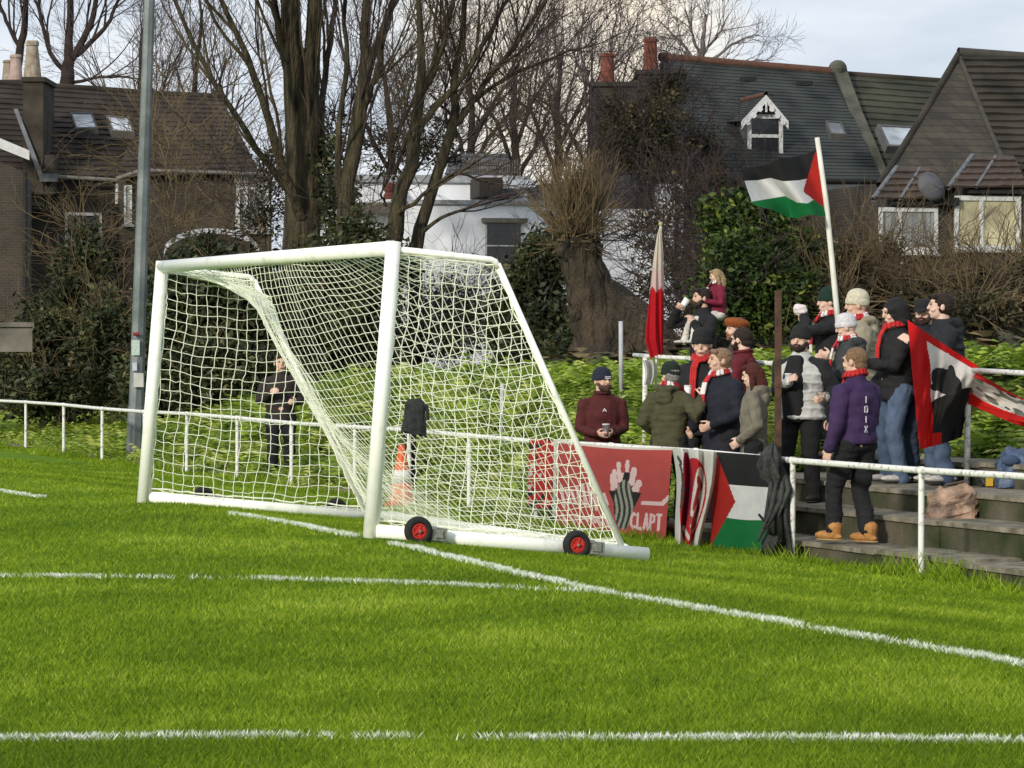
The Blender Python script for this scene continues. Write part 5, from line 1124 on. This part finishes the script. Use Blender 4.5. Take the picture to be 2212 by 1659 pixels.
# ------------------------------------------------------------------ trees
def branch(st_, dr, ln, n, g, wig=.12, up=.0, droop=0.):
    m = len(st_); pts = np.zeros((m, n, 3)); pts[:, 0] = st_; d = dr.copy()
    for i in range(1, n):
        d = d+g.normal(size=(m, 3))*wig; d[:, 2] += up; d[:, 2] -= droop*i/n; d /= np.linalg.norm(d, axis=1, keepdims=True)
        pts[:, i] = pts[:, i-1]+d*(ln/(n-1))[:, None]
    return pts
def spawn(pts, rad, k, g, lo=.25, hi=1., ang=.7, lr=.55, ls=.5, lenp=None, flat=.6, up=.25, minr=.004, rk=.62):
    m, n = pts.shape[:2]; t = lo+(hi-lo)*(np.arange(k)[None]+g.uniform(0, 1, (m, k)))/k; f = t*(n-1); i = np.minimum(f.astype(int), n-2); fr = (f-i)[..., None]
    ii = np.arange(m)[:, None]; p = pts[ii, i]*(1-fr)+pts[ii, i+1]*fr; tg = pts[ii, i+1]-pts[ii, i]; tg /= np.linalg.norm(tg, axis=2, keepdims=True)+1e-9
    r = rad[ii, i]*(1-fr[..., 0])+rad[ii, i+1]*fr[..., 0]
    rv = g.normal(size=(m, k, 3)); rv -= tg*(rv*tg).sum(2, keepdims=True); rv /= np.linalg.norm(rv, axis=2, keepdims=True)
    a = ang*g.uniform(.6, 1.35, (m, k))[..., None]; d = tg*np.cos(a)+rv*np.sin(a); d[..., 2] += up; d /= np.linalg.norm(d, axis=2, keepdims=True)
    L = (lenp[:, None]*(1-t*ls)*lr*g.uniform(.6, 1.3, (m, k)))
    return p.reshape(-1, 3), d.reshape(-1, 3), L.ravel(), np.maximum(r.ravel()*rk, minr)
def lenof(p): return np.linalg.norm(np.diff(p, axis=1), axis=2).sum(1)
def limbs_px(lst, seg_n=10):
    out = []
    for pts, rs in lst:
        A = np.array([P(*p) for p in pts]); t = np.linspace(0, 1, len(A)); u = np.linspace(0, 1, seg_n)
        # smooth interpolation
        B_ = np.stack([np.interp(u, t, A[:, k]) for k in range(3)], 1); B_[1:-1] = (B_[:-2]+2*B_[1:-1]+B_[2:])/4
        out.append((B_, np.interp(u, np.linspace(0, 1, len(rs)), rs)))
    return np.array([o[0] for o in out]), np.array([o[1] for o in out])
def tree(name, label, lst, bark, twig, levels, seed, cat='tree', group=None, wig=.085, up=.04, base=None, minr=.0055, trunk_k=12, bump_r=0):
    g = np.random.default_rng(seed); pts, rad = limbs_px(lst, 12); rad[1:] *= .86
    pts[:, 1:-1] += g.normal(size=pts[:, 1:-1].shape)*.02
    b0 = pts[0, 0]; base_z = Hf(b0[0], b0[1]); root = thing(name, label, cat, (b0[0], b0[1], base_z), group)
    p0 = pts[0].copy()
    q = MB(); q.tubes(pts, rad*(1+bump_r*np.sin(np.arange(12)*2.3)[None]), trunk_k)
    bl = np.array([b0+[0, 0, .05], [b0[0]-.05, b0[1], base_z-.2]]); q.tubes(bl[None], np.array([[rad[0, 0], rad[0, 0]*1.35]]), trunk_k)
    obj('trunk', q, bark, root, smooth=True)
    q = MB(); ln = lenof(pts); 
    for li, (k, ang, La, lo, kk, n, ra) in enumerate(levels):
        s_, d_, L_, r_ = spawn(pts, rad, k, g, lo=lo, ang=ang, lr=1., ls=.45, lenp=np.full(len(pts), La), up=up*2 if li < 2 else up, rk=.6, minr=minr)
        r_ = np.minimum(r_, ra*g.uniform(.6, 1.3, len(r_)))
        pts = branch(s_, d_, L_, n, g, wig, up); rad = r_[:, None]*np.linspace(1, .35, n)[None]; rad = np.maximum(rad, minr*.7); ln = L_
        q.tubes(pts, rad, kk)
    obj('crown', q, twig, root, smooth=True); return root
bk1 = mat('bark_olive', (.105, .088, .048), (.024, .020, .014), 3, .95, 1., 9, stretch=(4, 4, .5), bd=.15, detail=9); bk2 = mat('bark_dark', (.040, .026, .022), (.018, .013, .012), 4, .95, .6, 20)
tw1 = mat('twigs_olive', (.085, .066, .036), (.035, .025, .016), 1.5, .9); tw2 = mat('twigs_dark', (.060, .042, .040), (.024, .017, .018), 2, .9); tw2b = mat('twigs_purple', (.095, .072, .072), (.045, .033, .036), 2, .9); tw3 = mat('twigs_pale', (.17, .15, .14), (.09, .08, .08), 2, .9)
tw4 = mat('twigs_brown', (.17, .125, .068), (.06, .045, .026), 1.2, .9); bk3 = mat('bark_pollard', (.085, .066, .042), (.024, .020, .014), 1.6, .95, 1., 7, stretch=(1.6, 1.6, .5), detail=10, bd=.25)
LV = [(6, .50, 3.4, .22, 6, 10, .028), (5, .6, 1.9, .15, 4, 8, .016), (4, .65, 1.1, .1, 3, 7, .009), (3, .65, .55, .1, 3, 5, .0065)]
LVb = [(5, .5, 4.0, .25, 5, 9, .045), (4, .6, 2.4, .2, 4, 8, .020), (4, .65, 1.4, .15, 3, 6, .011), (3, .65, .7, .1, 3, 4, .008)]
d = 78
tree('bare_tree', 'thickest bare tree with twin olive trunks rising behind the goal', [
    ([(650, 540, d), (650, 400, d), (640, 250, d), (632, 100, d), (622, -60, d), (610, -260, d)], [.40, .31, .25, .22, .18, .12]),
    ([(662, 540, d), (668, 400, d), (670, 250, d), (672, 100, d), (688, -60, d), (700, -260, d)], [.30, .26, .24, .2, .18, .12]),
    ([(640, 200, d), (610, 120, d), (592, 0, d), (575, -120, d)], [.12, .09, .08, .06]),
    ([(650, 470, d-.3), (600, 330, d-1), (560, 190, d-1.5), (505, 60, d-2), (450, -60, d-2)], [.14, .11, .09, .07, .05]),
    ([(630, 420, d), (560, 330, d-1), (500, 230, d-2), (430, 130, d-2), (365, -30, d-2)], [.10, .08, .07, .06, .04]),
    ([(690, 330, d), (700, 180, d+1), (720, 40, d+1), (740, -80, d+1)], [.09, .08, .07, .05])], bk1, tw1, [(5, .50, 4.6, .15, 6, 11, .038), (4, .6, 2.4, .2, 4, 8, .019), (4, .65, 1.25, .1, 3, 7, .009), (3, .65, .6, .1, 3, 5, .0065)], 1, bump_r=.04, group='bare trees behind the goal', up=.09)
d = 76
tree('bare_tree', 'forking dark trunk tree just right of the thickest tree', [
    ([(742, 540, d), (752, 400, d), (770, 300, d), (780, 190, d), (806, 110, d), (850, 20, d), (880, -80, d)], [.22, .17, .16, .13, .09, .07, .05]),
    ([(768, 320, d), (785, 200, d), (790, 80, d), (792, -60, d)], [.16, .14, .11, .08]),
    ([(785, 230, d), (820, 150, d-.5), (825, 80, d-.6)], [.10, .08, .05]),
    ([(745, 500, d), (728, 380, d), (735, 250, d), (748, 120, d), (742, 0, d), (750, -90, d)], [.12, .09, .07, .06, .05, .04])], bk1, tw2, [(5, .5, 3.6, .2, 6, 10, .032), (4, .6, 2.0, .2, 4, 8, .018), (4, .65, 1.15, .1, 3, 7, .009), (3, .65, .55, .1, 3, 5, .0065)], 2, bump_r=.05, group='bare trees behind the goal', up=.09)
d = 74
tree('bare_tree', 'slender olive tree standing left of the white building window, leaning right', [
    ([(845, 540, d), (855, 470, d), (880, 370, d), (900, 290, d), (905, 190, d), (912, 90, d), (900, -60, d)], [.18, .16, .14, .13, .10, .07, .05]),
    ([(898, 290, d), (935, 240, d), (985, 190, d), (1050, 90, d), (1110, -20, d)], [.09, .08, .07, .055, .04]),
    ([(905, 220, d), (945, 130, d), (975, 30, d), (985, -60, d)], [.09, .07, .06, .05]),
    ([(860, 460, d-.2), (905, 430, d-.5), (960, 380, d-.5), (1010, 375, d-.5), (1080, 400, d-.5)], [.06, .045, .04, .03, .02]),
    ([(835, 445, d-.2), (820, 420, d-.5), (840, 380, d-.5)], [.03, .025, .02])], bk1, tw1, LV, 3, group='bare trees behind the goal', up=.07)
tree('bare_tree', 'thin bare tree with long limbs sweeping right over the white building', [
    ([(898, 545, d+.5), (915, 460, d+.5), (955, 350, d+.5), (985, 250, d+.5), (975, 190, d+.5), (1000, 80, d+.5), (1010, -60, d+.5)], [.14, .12, .11, .10, .08, .06, .05]),
    ([(985, 270, d+.5), (1040, 190, d+.5), (1110, 100, d+.5), (1190, -20, d+.5)], [.08, .07, .055, .04]),
    ([(1000, 240, d+.5), (1070, 180, d+1), (1150, 140, d+1), (1240, 110, d+1), (1290, 90, d+1)], [.06, .05, .04, .03, .02]),
    ([(915, 500, d+.3), (960, 465, d), (1030, 445, d), (1110, 420, d)], [.05, .04, .03, .02])], bk1, tw2, LV, 4, group='bare trees behind the goal', up=.07)
# background trees
d = 135
tree('bare_tree', 'dark bare tree standing directly above the left roof between chimney and pole', [
    ([(145, 200, d), (146, 150, d), (150, 100, d), (152, 30, d), (150, -60, d)], [.30, .24, .16, .13, .1]),
    ([(148, 140, d), (180, 90, d), (205, 30, d), (215, -60, d)], [.18, .15, .12, .08]), ([(165, 120, d), (230, 60, d), (260, -10, d)], [.12, .09, .06]),
    ([(146, 160, d), (110, 120, d), (90, 60, d), (80, -40, d)], [.12, .1, .08, .06]), ([(150, 180, d), (220, 165, d), (290, 170, d)], [.08, .06, .04])], bk2, tw2, LVb, 5, group='bare trees on the skyline', minr=.0065)
tree('bare_tree', 'bare tree behind the pale chimney pots at the top left corner', [
    ([(30, 200, d), (40, 120, d), (55, 50, d), (60, -50, d)], [.2, .16, .12, .08]), ([(45, 110, d), (10, 40, d), (-20, -40, d)], [.1, .08, .06])], bk2, tw2, LVb, 6, group='bare trees on the skyline', minr=.0065)
tree('bare_tree', 'pale rounded bare tree on the skyline above the slate roof', [
    ([(1515, 200, d), (1515, 130, d), (1520, 80, d), (1525, 30, d)], [.16, .12, .08, .03]), ([(1515, 150, d), (1480, 100, d), (1440, 60, d), (1420, 40, d)], [.08, .06, .04, .02]), ([(1515, 150, d), (1560, 110, d), (1610, 80, d), (1640, 75, d)], [.08, .06, .04, .02]),
    ([(1515, 130, d), (1495, 70, d), (1480, 20, d)], [.07, .05, .02]), ([(1517, 120, d), (1555, 70, d), (1575, 30, d)], [.07, .05, .02]), ([(1515, 160, d), (1590, 135, d), (1660, 130, d)], [.06, .04, .02]), ([(1515, 160, d), (1460, 120, d), (1410, 100, d)], [.06, .04, .02])], tw3, tw3, [(6, .6, 1.8, .1, 5, 8, .025), (4, .65, 1.2, .1, 4, 7, .014), (4, .7, .8, .1, 3, 6, .009)], 7, group='bare trees on the skyline', minr=.007)
for i, (x, y1, dd, lb) in enumerate(((300, 60, 128, 'fine twigged tree on the skyline just right of the floodlight pole'), (420, 20, 125, 'bare tree between the floodlight pole and the thickest trunk'), (840, 120, 120, 'bare tree on the skyline behind the forked tree'), (1010, 140, 118, 'bare tree on the skyline above the trellis'),
        (1110, 130, 120, 'bare tree with bluish twigs above the white building'), (1200, 110, 118, 'bare tree beside the lower red chimney pot'), (1270, 170, 112, 'small bare tree tucked against the chimney stack'))):
    g = np.random.default_rng(90+i); ll = [([(x, 420, dd), (x+6, 330, dd), (x+g.uniform(-12, 12), 240, dd), (x+g.uniform(-20, 20), y1, dd)], [.16, .13, .10, .05])]
    for k in range(3): ll.append(([(x, 400-k*35, dd), (x+g.uniform(30, 70)*(-1)**k, 290-k*40, dd+g.uniform(-2, 2)), (x+g.uniform(60, 110)*(-1)**k, 200-k*40+y1*.3, dd)], [.09, .07, .04]))
    tree('bare_tree', lb, ll, bk2, tw2b, LVb, 20+i, group='bare trees on the skyline', minr=.0065)
# pollard
d = 62
q = MB(); spine = [(1345, 800), (1322, 740), (1296, 680), (1275, 620), (1258, 565), (1245, 522)]; ws = [108, 84, 62, 50, 44, 52]
an = np.linspace(0, 2*math.pi, 49); rows = []
for (x, y), w in zip([tuple(np.array([np.interp(t, np.linspace(0, 1, 6), [s[0] for s in spine]), np.interp(t, np.linspace(0, 1, 6), [s[1] for s in spine])])) for t in np.linspace(0, 1, 30)], np.interp(np.linspace(0, 1, 30), np.linspace(0, 1, 6), ws)):
    c = P(x, y, d); r = w*d/F; rr = r*(1+.07*np.sin(5*an+y*.02)+.06*np.sin(11*an+y*.045)+.05*np.sin(21*an-y*.06)+.05*math.sin(y*.11)); rows.append(np.stack([c[0]+rr*np.cos(an), c[1]+rr*np.sin(an), c[2]+.06*np.sin(an*3)+0*an], -1))
A = np.array(rows); A[:, -1] = A[:, 0]; q.grid(A); q.add(A[-1], [np.arange(48)])
# right flare root
q.limb([P(1310, 640, d), P(1370, 700, d-.3), P(1440, 775, d-.4)], [.32, .42, .42], 18); q.limb([P(1240, 550, d-.1), P(1215, 540, d-.2), P(1197, 546, d-.2)], [.22, .13, .04]); q.limb([P(1280, 690, d), P(1240, 680, d-.3), P(1228, 662, d-.3)], [.22, .12, .03])
pc = P(1345, 800, d); pol = thing('pollard_tree', 'fat leaning pollarded trunk crowned with a burst of thin shoots', 'tree', (pc[0], pc[1], Hf(pc[0], pc[1])))
obj('trunk', q, bk3, pol, smooth=True)
g = np.random.default_rng(8); n = 420; c = P(1248, 515, d); a = g.uniform(0, 2*math.pi, n); el = np.abs(g.normal(size=n))*.95; dr = np.stack([np.cos(a)*np.sin(el), np.sin(a)*np.sin(el), np.cos(el)], -1); dr /= np.linalg.norm(dr, axis=1, keepdims=True)
s0 = c+np.stack([g.normal(size=n)*.16, g.normal(size=n)*.16, g.uniform(-.1, .12, n)], -1); pts = branch(s0, dr, g.uniform(.4, 1.45, n)*np.clip(1.15-.28*el, .4, 2), 8, g, .09, .03); q = MB(); rad = g.uniform(.008, .018, n)[:, None]*np.linspace(1, .4, 8); q.tubes(pts, rad, 4)
s_, d_, L_, r_ = spawn(pts, rad, 4, g, lo=.2, ang=.5, lr=.5, lenp=lenof(pts), minr=.006); p2 = branch(s_, d_, L_, 5, g, .12, .04); q.tubes(p2, r_[:, None]*np.linspace(1, .5, 5), 3)
obj('shoots', q, tw4, pol, smooth=True)

# ------------------------------------------------------------------ bushes, ivy, brambles
def leaves(C, Rr, n, g, size, flat=1., shell=.55):      # scatter leaves in ellipsoids
    C = np.array(C, float); Rr = np.array(Rr, float); w = (Rr.prod(1))**.67; idx = g.choice(len(C), n, p=w/w.sum())
    nc = max(8, n//26); ci = g.choice(len(C), nc, p=w/w.sum()); v = g.normal(size=(nc, 3)); v /= np.linalg.norm(v, axis=1, keepdims=True); rr = shell+(1.06-shell)*g.uniform(0, 1, nc)**.6
    cc = C[ci]+v*Rr[ci]*rr[:, None]; k = g.integers(0, nc, n); Pp = cc[k]+g.normal(size=(n, 3))*size*2.3*np.array([1, 1, .8]); t0 = g.normal(size=nc)*.18
    return Pp, .5+t0[k]+g.normal(size=n)*.12
def leafmesh(Pp, size, g, tint, asp=.55):
    n = len(Pp); nr = g.normal(size=(n, 3)); nr[:, 2] = np.abs(nr[:, 2])+.3; nr /= np.linalg.norm(nr, axis=1, keepdims=True); a = g.normal(size=(n, 3)); a -= nr*(a*nr).sum(1, keepdims=True); a /= np.linalg.norm(a, axis=1, keepdims=True); b = np.cross(nr, a)
    s = size*g.uniform(.6, 1.4, n)[:, None]; V = np.stack([Pp-a*s, Pp+b*s*asp+nr*s*.15, Pp+a*s, Pp-b*s*asp+nr*s*.15], 1).reshape(-1, 3)
    q = MB(); q.add(V, np.arange(4*n).reshape(n, 4), 0, np.clip(tint, 0, 1)); return q
ivy = leafmat('ivy_leaves', (.010, .016, .006), (.045, .060, .018), (.15, .14, .06), .9, .55, .1, .35)
evg = leafmat('evergreen_leaves', (.012, .024, .006), (.050, .085, .014), (.17, .20, .03), .8, .6, .15)
fern = leafmat('fern_leaves', (.09, .15, .014), (.32, .44, .04), (.52, .56, .14), .8, .6, .35)
brm = leafmat('bramble_leaves', (.018, .018, .008), (.065, .06, .025), (.20, .14, .07), .9, .7, .1)
def bush(name, label, ells, n, size, m, twm, twn, seed, cat='bush', group=None, twl=(.5, 1.3), twr=.010, shell=.45):
    g = np.random.default_rng(seed); C = [P(x, y, dd) for x, y, dd, *_ in ells]; Rr = [(rx*dd/F, ry_ if False else rx*dd/F*.8, ry_*dd/F) for x, y, dd, rx, ry_ in ells]
    cc = np.mean(C, 0); root = thing(name, label, cat, (cc[0], cc[1], Hf(cc[0], cc[1])), group)
    if n:
        Pp, ti = leaves(C, Rr, n, g, size, shell=shell); gzv = H(Pp[:, 0], Pp[:, 1]); k = Pp[:, 2] > gzv-.05
        obj('foliage', leafmesh(Pp[k], size, g, ti[k]), m, root, tinted=True)
    C, Rr = np.array(C), np.array(Rr); idx = g.choice(len(C), twn); v = g.normal(size=(twn, 3)); v[:, 2] = v[:, 2]; s0 = C[idx]+v*Rr[idx]*.42
    dr = v*.8; dr[:, 2] += .7; dr += g.normal(size=(twn, 3))*.5; dr /= np.linalg.norm(dr, axis=1, keepdims=True)
    pts = branch(s0, dr, g.uniform(*twl, twn), 9, g, .22, .02, .10); q = MB(); rad = twr*g.uniform(.5, 1.2, twn)[:, None]*np.linspace(1, .4, 9); q.tubes(pts, rad, 3)
    s_, d_, L_, r_ = spawn(pts, rad, 4, g, lo=.2, ang=.6, lr=.5, lenp=lenof(pts), minr=twr*.4); q.tubes(branch(s_, d_, L_, 5, g, .2), r_[:, None]*np.linspace(1, .5, 5), 3)
    obj('stems', q, twm, root, smooth=True); return root
G1 = 'ivy and shrubs along the garden boundary'
bush('ivy_bush', 'tall tangle of ivy and pale stems left of the floodlight pole', [(180, 610, 77, 60, 90), (185, 520, 77, 26, 45), (150, 720, 77, 100, 100), (60, 800, 77, 90, 80), (230, 760, 75, 60, 120), (120, 850, 76, 110, 50)], 19000, .07, ivy, tw4, 260, 31, group=G1, twl=(.8, 2.2), twr=.013)
bush('ivy_bush', 'dark ivy mass behind the open goal mouth', [(400, 700, 70, 90, 130), (520, 680, 70, 90, 140), (350, 830, 70, 80, 80), (480, 820, 69, 120, 80), (450, 560, 80, 70, 40), (610, 700, 70, 60, 130)], 22000, .075, ivy, tw4, 240, 32, group=G1, twr=.012)
bush('ivy_bush', 'ivy wrapped round the foot of the thickest tree', [(700, 620, 73, 60, 110), (740, 470, 77, 26, 90), (700, 400, 78, 20, 90), (780, 560, 74, 50, 90), (700, 760, 70, 90, 80), (800, 720, 70, 60, 100), (850, 570, 73, 40, 40), (740, 650, 73, 50, 60), (790, 640, 73, 50, 60)], 20000, .07, ivy, tw1, 160, 33, group=G1)
bush('shrub', 'dark evergreen shrub between the white building and the pollard trunk', [(1150, 640, 66, 50, 110), (1180, 560, 66, 50, 50), (1120, 700, 66, 60, 80), (1200, 730, 64, 60, 70), (1260, 770, 63, 60, 40), (1150, 780, 64, 70, 50)], 21000, .065, ivy, tw1, 120, 34, group=G1, shell=.3)
bush('evergreen_bush', 'rounded yellow-green evergreen bush under the flying flag', [(1620, 520, 57, 80, 70), (1690, 560, 57, 80, 70), (1600, 590, 56, 70, 80), (1680, 650, 56, 90, 70), (1570, 460, 57, 40, 34), (1620, 450, 57, 40, 30), (1560, 650, 56, 50, 60)], 26000, .055, evg, tw2, 140, 35, group=G1, shell=.35)
bush('shrub', 'leggy bramble shrub right of the evergreen bush', [(1820, 590, 57, 60, 70), (1880, 620, 57, 60, 60), (1790, 660, 56, 60, 50), (1910, 580, 58, 40, 60)], 7500, .045, brm, tw4, 230, 36, group=G1, twl=(.6, 1.5), twr=.011)
bush('shrub', 'brown bare shrubs below the right bay windows', [(1990, 650, 56, 60, 40), (2080, 640, 56, 70, 50), (2170, 630, 56, 70, 60), (2240, 620, 55, 60, 80), (2100, 675, 54, 100, 40)], 6500, .045, brm, tw4, 330, 37, group=G1, twl=(.7, 1.9), twr=.011)
bush('shrub', 'dark twiggy shrub in front of the white garden wall', [(1430, 600, 66, 60, 90), (1500, 620, 62, 50, 100), (1480, 480, 70, 50, 110), (1400, 500, 70, 50, 60), (1530, 700, 58, 60, 60)], 3500, .045, brm, tw2, 420, 38, group=G1, twl=(.8, 2.0), twr=.012)
bush('climber', 'dead creeper covering the chimney wall of the slate house', [(1420, 300, 88.4, 70, 110), (1510, 340, 90, 60, 70), (1340, 290, 88, 50, 90), (1500, 420, 89, 110, 50), (1560, 450, 89, 60, 60), (1440, 200, 90, 50, 40)], 20000, .05, brm, tw2, 420, 39, twl=(.8, 2.2), twr=.014, shell=.2)
bush('shrub', 'fine brown bare twigs spreading in front of the left house', [(400, 420, 84, 90, 90), (350, 350, 86, 50, 60), (480, 330, 84, 60, 70), (500, 470, 82, 80, 60), (360, 500, 82, 70, 50), (320, 290, 90, 40, 40)], 0, .05, brm, tw4, 250, 40, group=G1, twl=(1.0, 3.4), twr=.014)
bush('shrub', 'thicket of brown twigs between the trunks behind the crossbar', [(590, 400, 80, 40, 90), (560, 480, 80, 50, 50), (720, 300, 80, 40, 80), (840, 330, 84, 50, 60), (940, 320, 84, 60, 50)], 3500, .05, brm, tw2, 260, 41, group=G1, twl=(1.0, 2.6), twr=.013)
bush('shrub', 'purplish twig thicket above the trellis left of the chimneys', [(1080, 260, 100, 90, 60), (1200, 260, 100, 60, 80), (1240, 330, 98, 50, 60), (1010, 300, 100, 60, 40), (1290, 350, 96, 50, 50)], 0, .05, brm, tw2, 200, 42, group=G1, twl=(1.0, 3.0), twr=.012)
bush('shrub', 'thin pale twigs before the lower white wall, seen through the net', [(960, 660, 78, 70, 60), (1030, 700, 76, 60, 50), (930, 740, 74, 70, 40)], 5200, .05, brm, tw2, 200, 43, group=G1, twl=(.8, 2.2), twr=.012)
# hedge mass filling behind everything at ground level
# ferns and nettles on the bank
g = np.random.default_rng(12)
def fronds(base, dirv, L, g, tint, w=.30, nseg=6):
    m = len(base); pts = np.zeros((m, nseg, 3)); pts[:, 0] = base; d = dirv.copy()
    for i in range(1, nseg): d = d.copy(); d[:, 2] -= .20; d /= np.linalg.norm(d, axis=1, keepdims=True); pts[:, i] = pts[:, i-1]+d*(L/(nseg-1))[:, None]
    side_ = np.cross(d, np.array([0, 0, 1.])); side_ /= np.linalg.norm(side_, axis=1, keepdims=True)+1e-6
    V = []; Fi = []; T = []; q = MB()
    for i in range(1, nseg):
        for sg in (-1, 1):
            wv = (L*w*(1-abs(i-2.2)/(nseg+.5)*1.1))[:, None]; a = pts[:, i-1]; b = pts[:, i]; tip = (a+b)/2+side_*sg*wv+(b-a)*.55+np.array([0, 0, -.03])*1.0
            a2 = a*.55+b*.45
            q.add(np.stack([a, a2+(b-a)*.35, tip], 1).reshape(-1, 3), np.arange(3*m).reshape(m, 3), 0, tint)
    return q
def cover(name, label, n, smin, smax, tmin, tmax, Lr, dens_seed, seed, m=fern):
    g = np.random.default_rng(seed); s = g.uniform(smin, smax, n); t = g.uniform(tmin, tmax, n)
    XY = O_+N_*s[:, None]+U_*t[:, None]; k = ~((t > T0-.1) & (s < np.where(t > T4, 7.1, 7.75))); XY = XY[k]; s = s[k]; t = t[k]; n = len(XY)
    Z = H(XY[:, 0], XY[:, 1]); cl = wob(np.stack([XY[:, 0], XY[:, 1], XY[:, 0]*0], -1), 1.5, dens_seed)
    k = cl+g.normal(size=n)*.25 > -.6; XY, Z, cl = XY[k], Z[k], cl[k]; n = len(XY); nf = 6
    base = np.repeat(np.column_stack([XY, Z]), nf, 0)+g.normal(size=(n*nf, 3))*[.05, .05, .015]; a = g.uniform(0, 2*math.pi, n*nf); e = g.uniform(.5, 1.25, n*nf); dr = np.stack([np.cos(a)*np.cos(e), np.sin(a)*np.cos(e), np.sin(e)], -1)
    L = g.uniform(*Lr, n*nf)*np.repeat(1+.5*cl, nf); ti = np.clip(.5+.18*g.normal(size=n*nf)+np.repeat(.25*g.normal(size=n), nf), 0, 1)
    return obj(name, fronds(base, dr, L, g, ti), m, kind='stuff', label=label, tinted=True)
cover('nettles', 'green nettles and ferns covering the bank', 8200, 5.15, 11.5, -62, 9, (.22, .50), 3, 61)
cover('nettles', 'dense low leaves at the foot of the fence', 2600, 5.0, 6.2, -62, T0-.2, (.14, .30), 5, 62)
cover('brambles', 'dark undergrowth at the top of the bank', 2600, 10.5, 17, -62, 8, (.35, .75), 7, 63, brm)
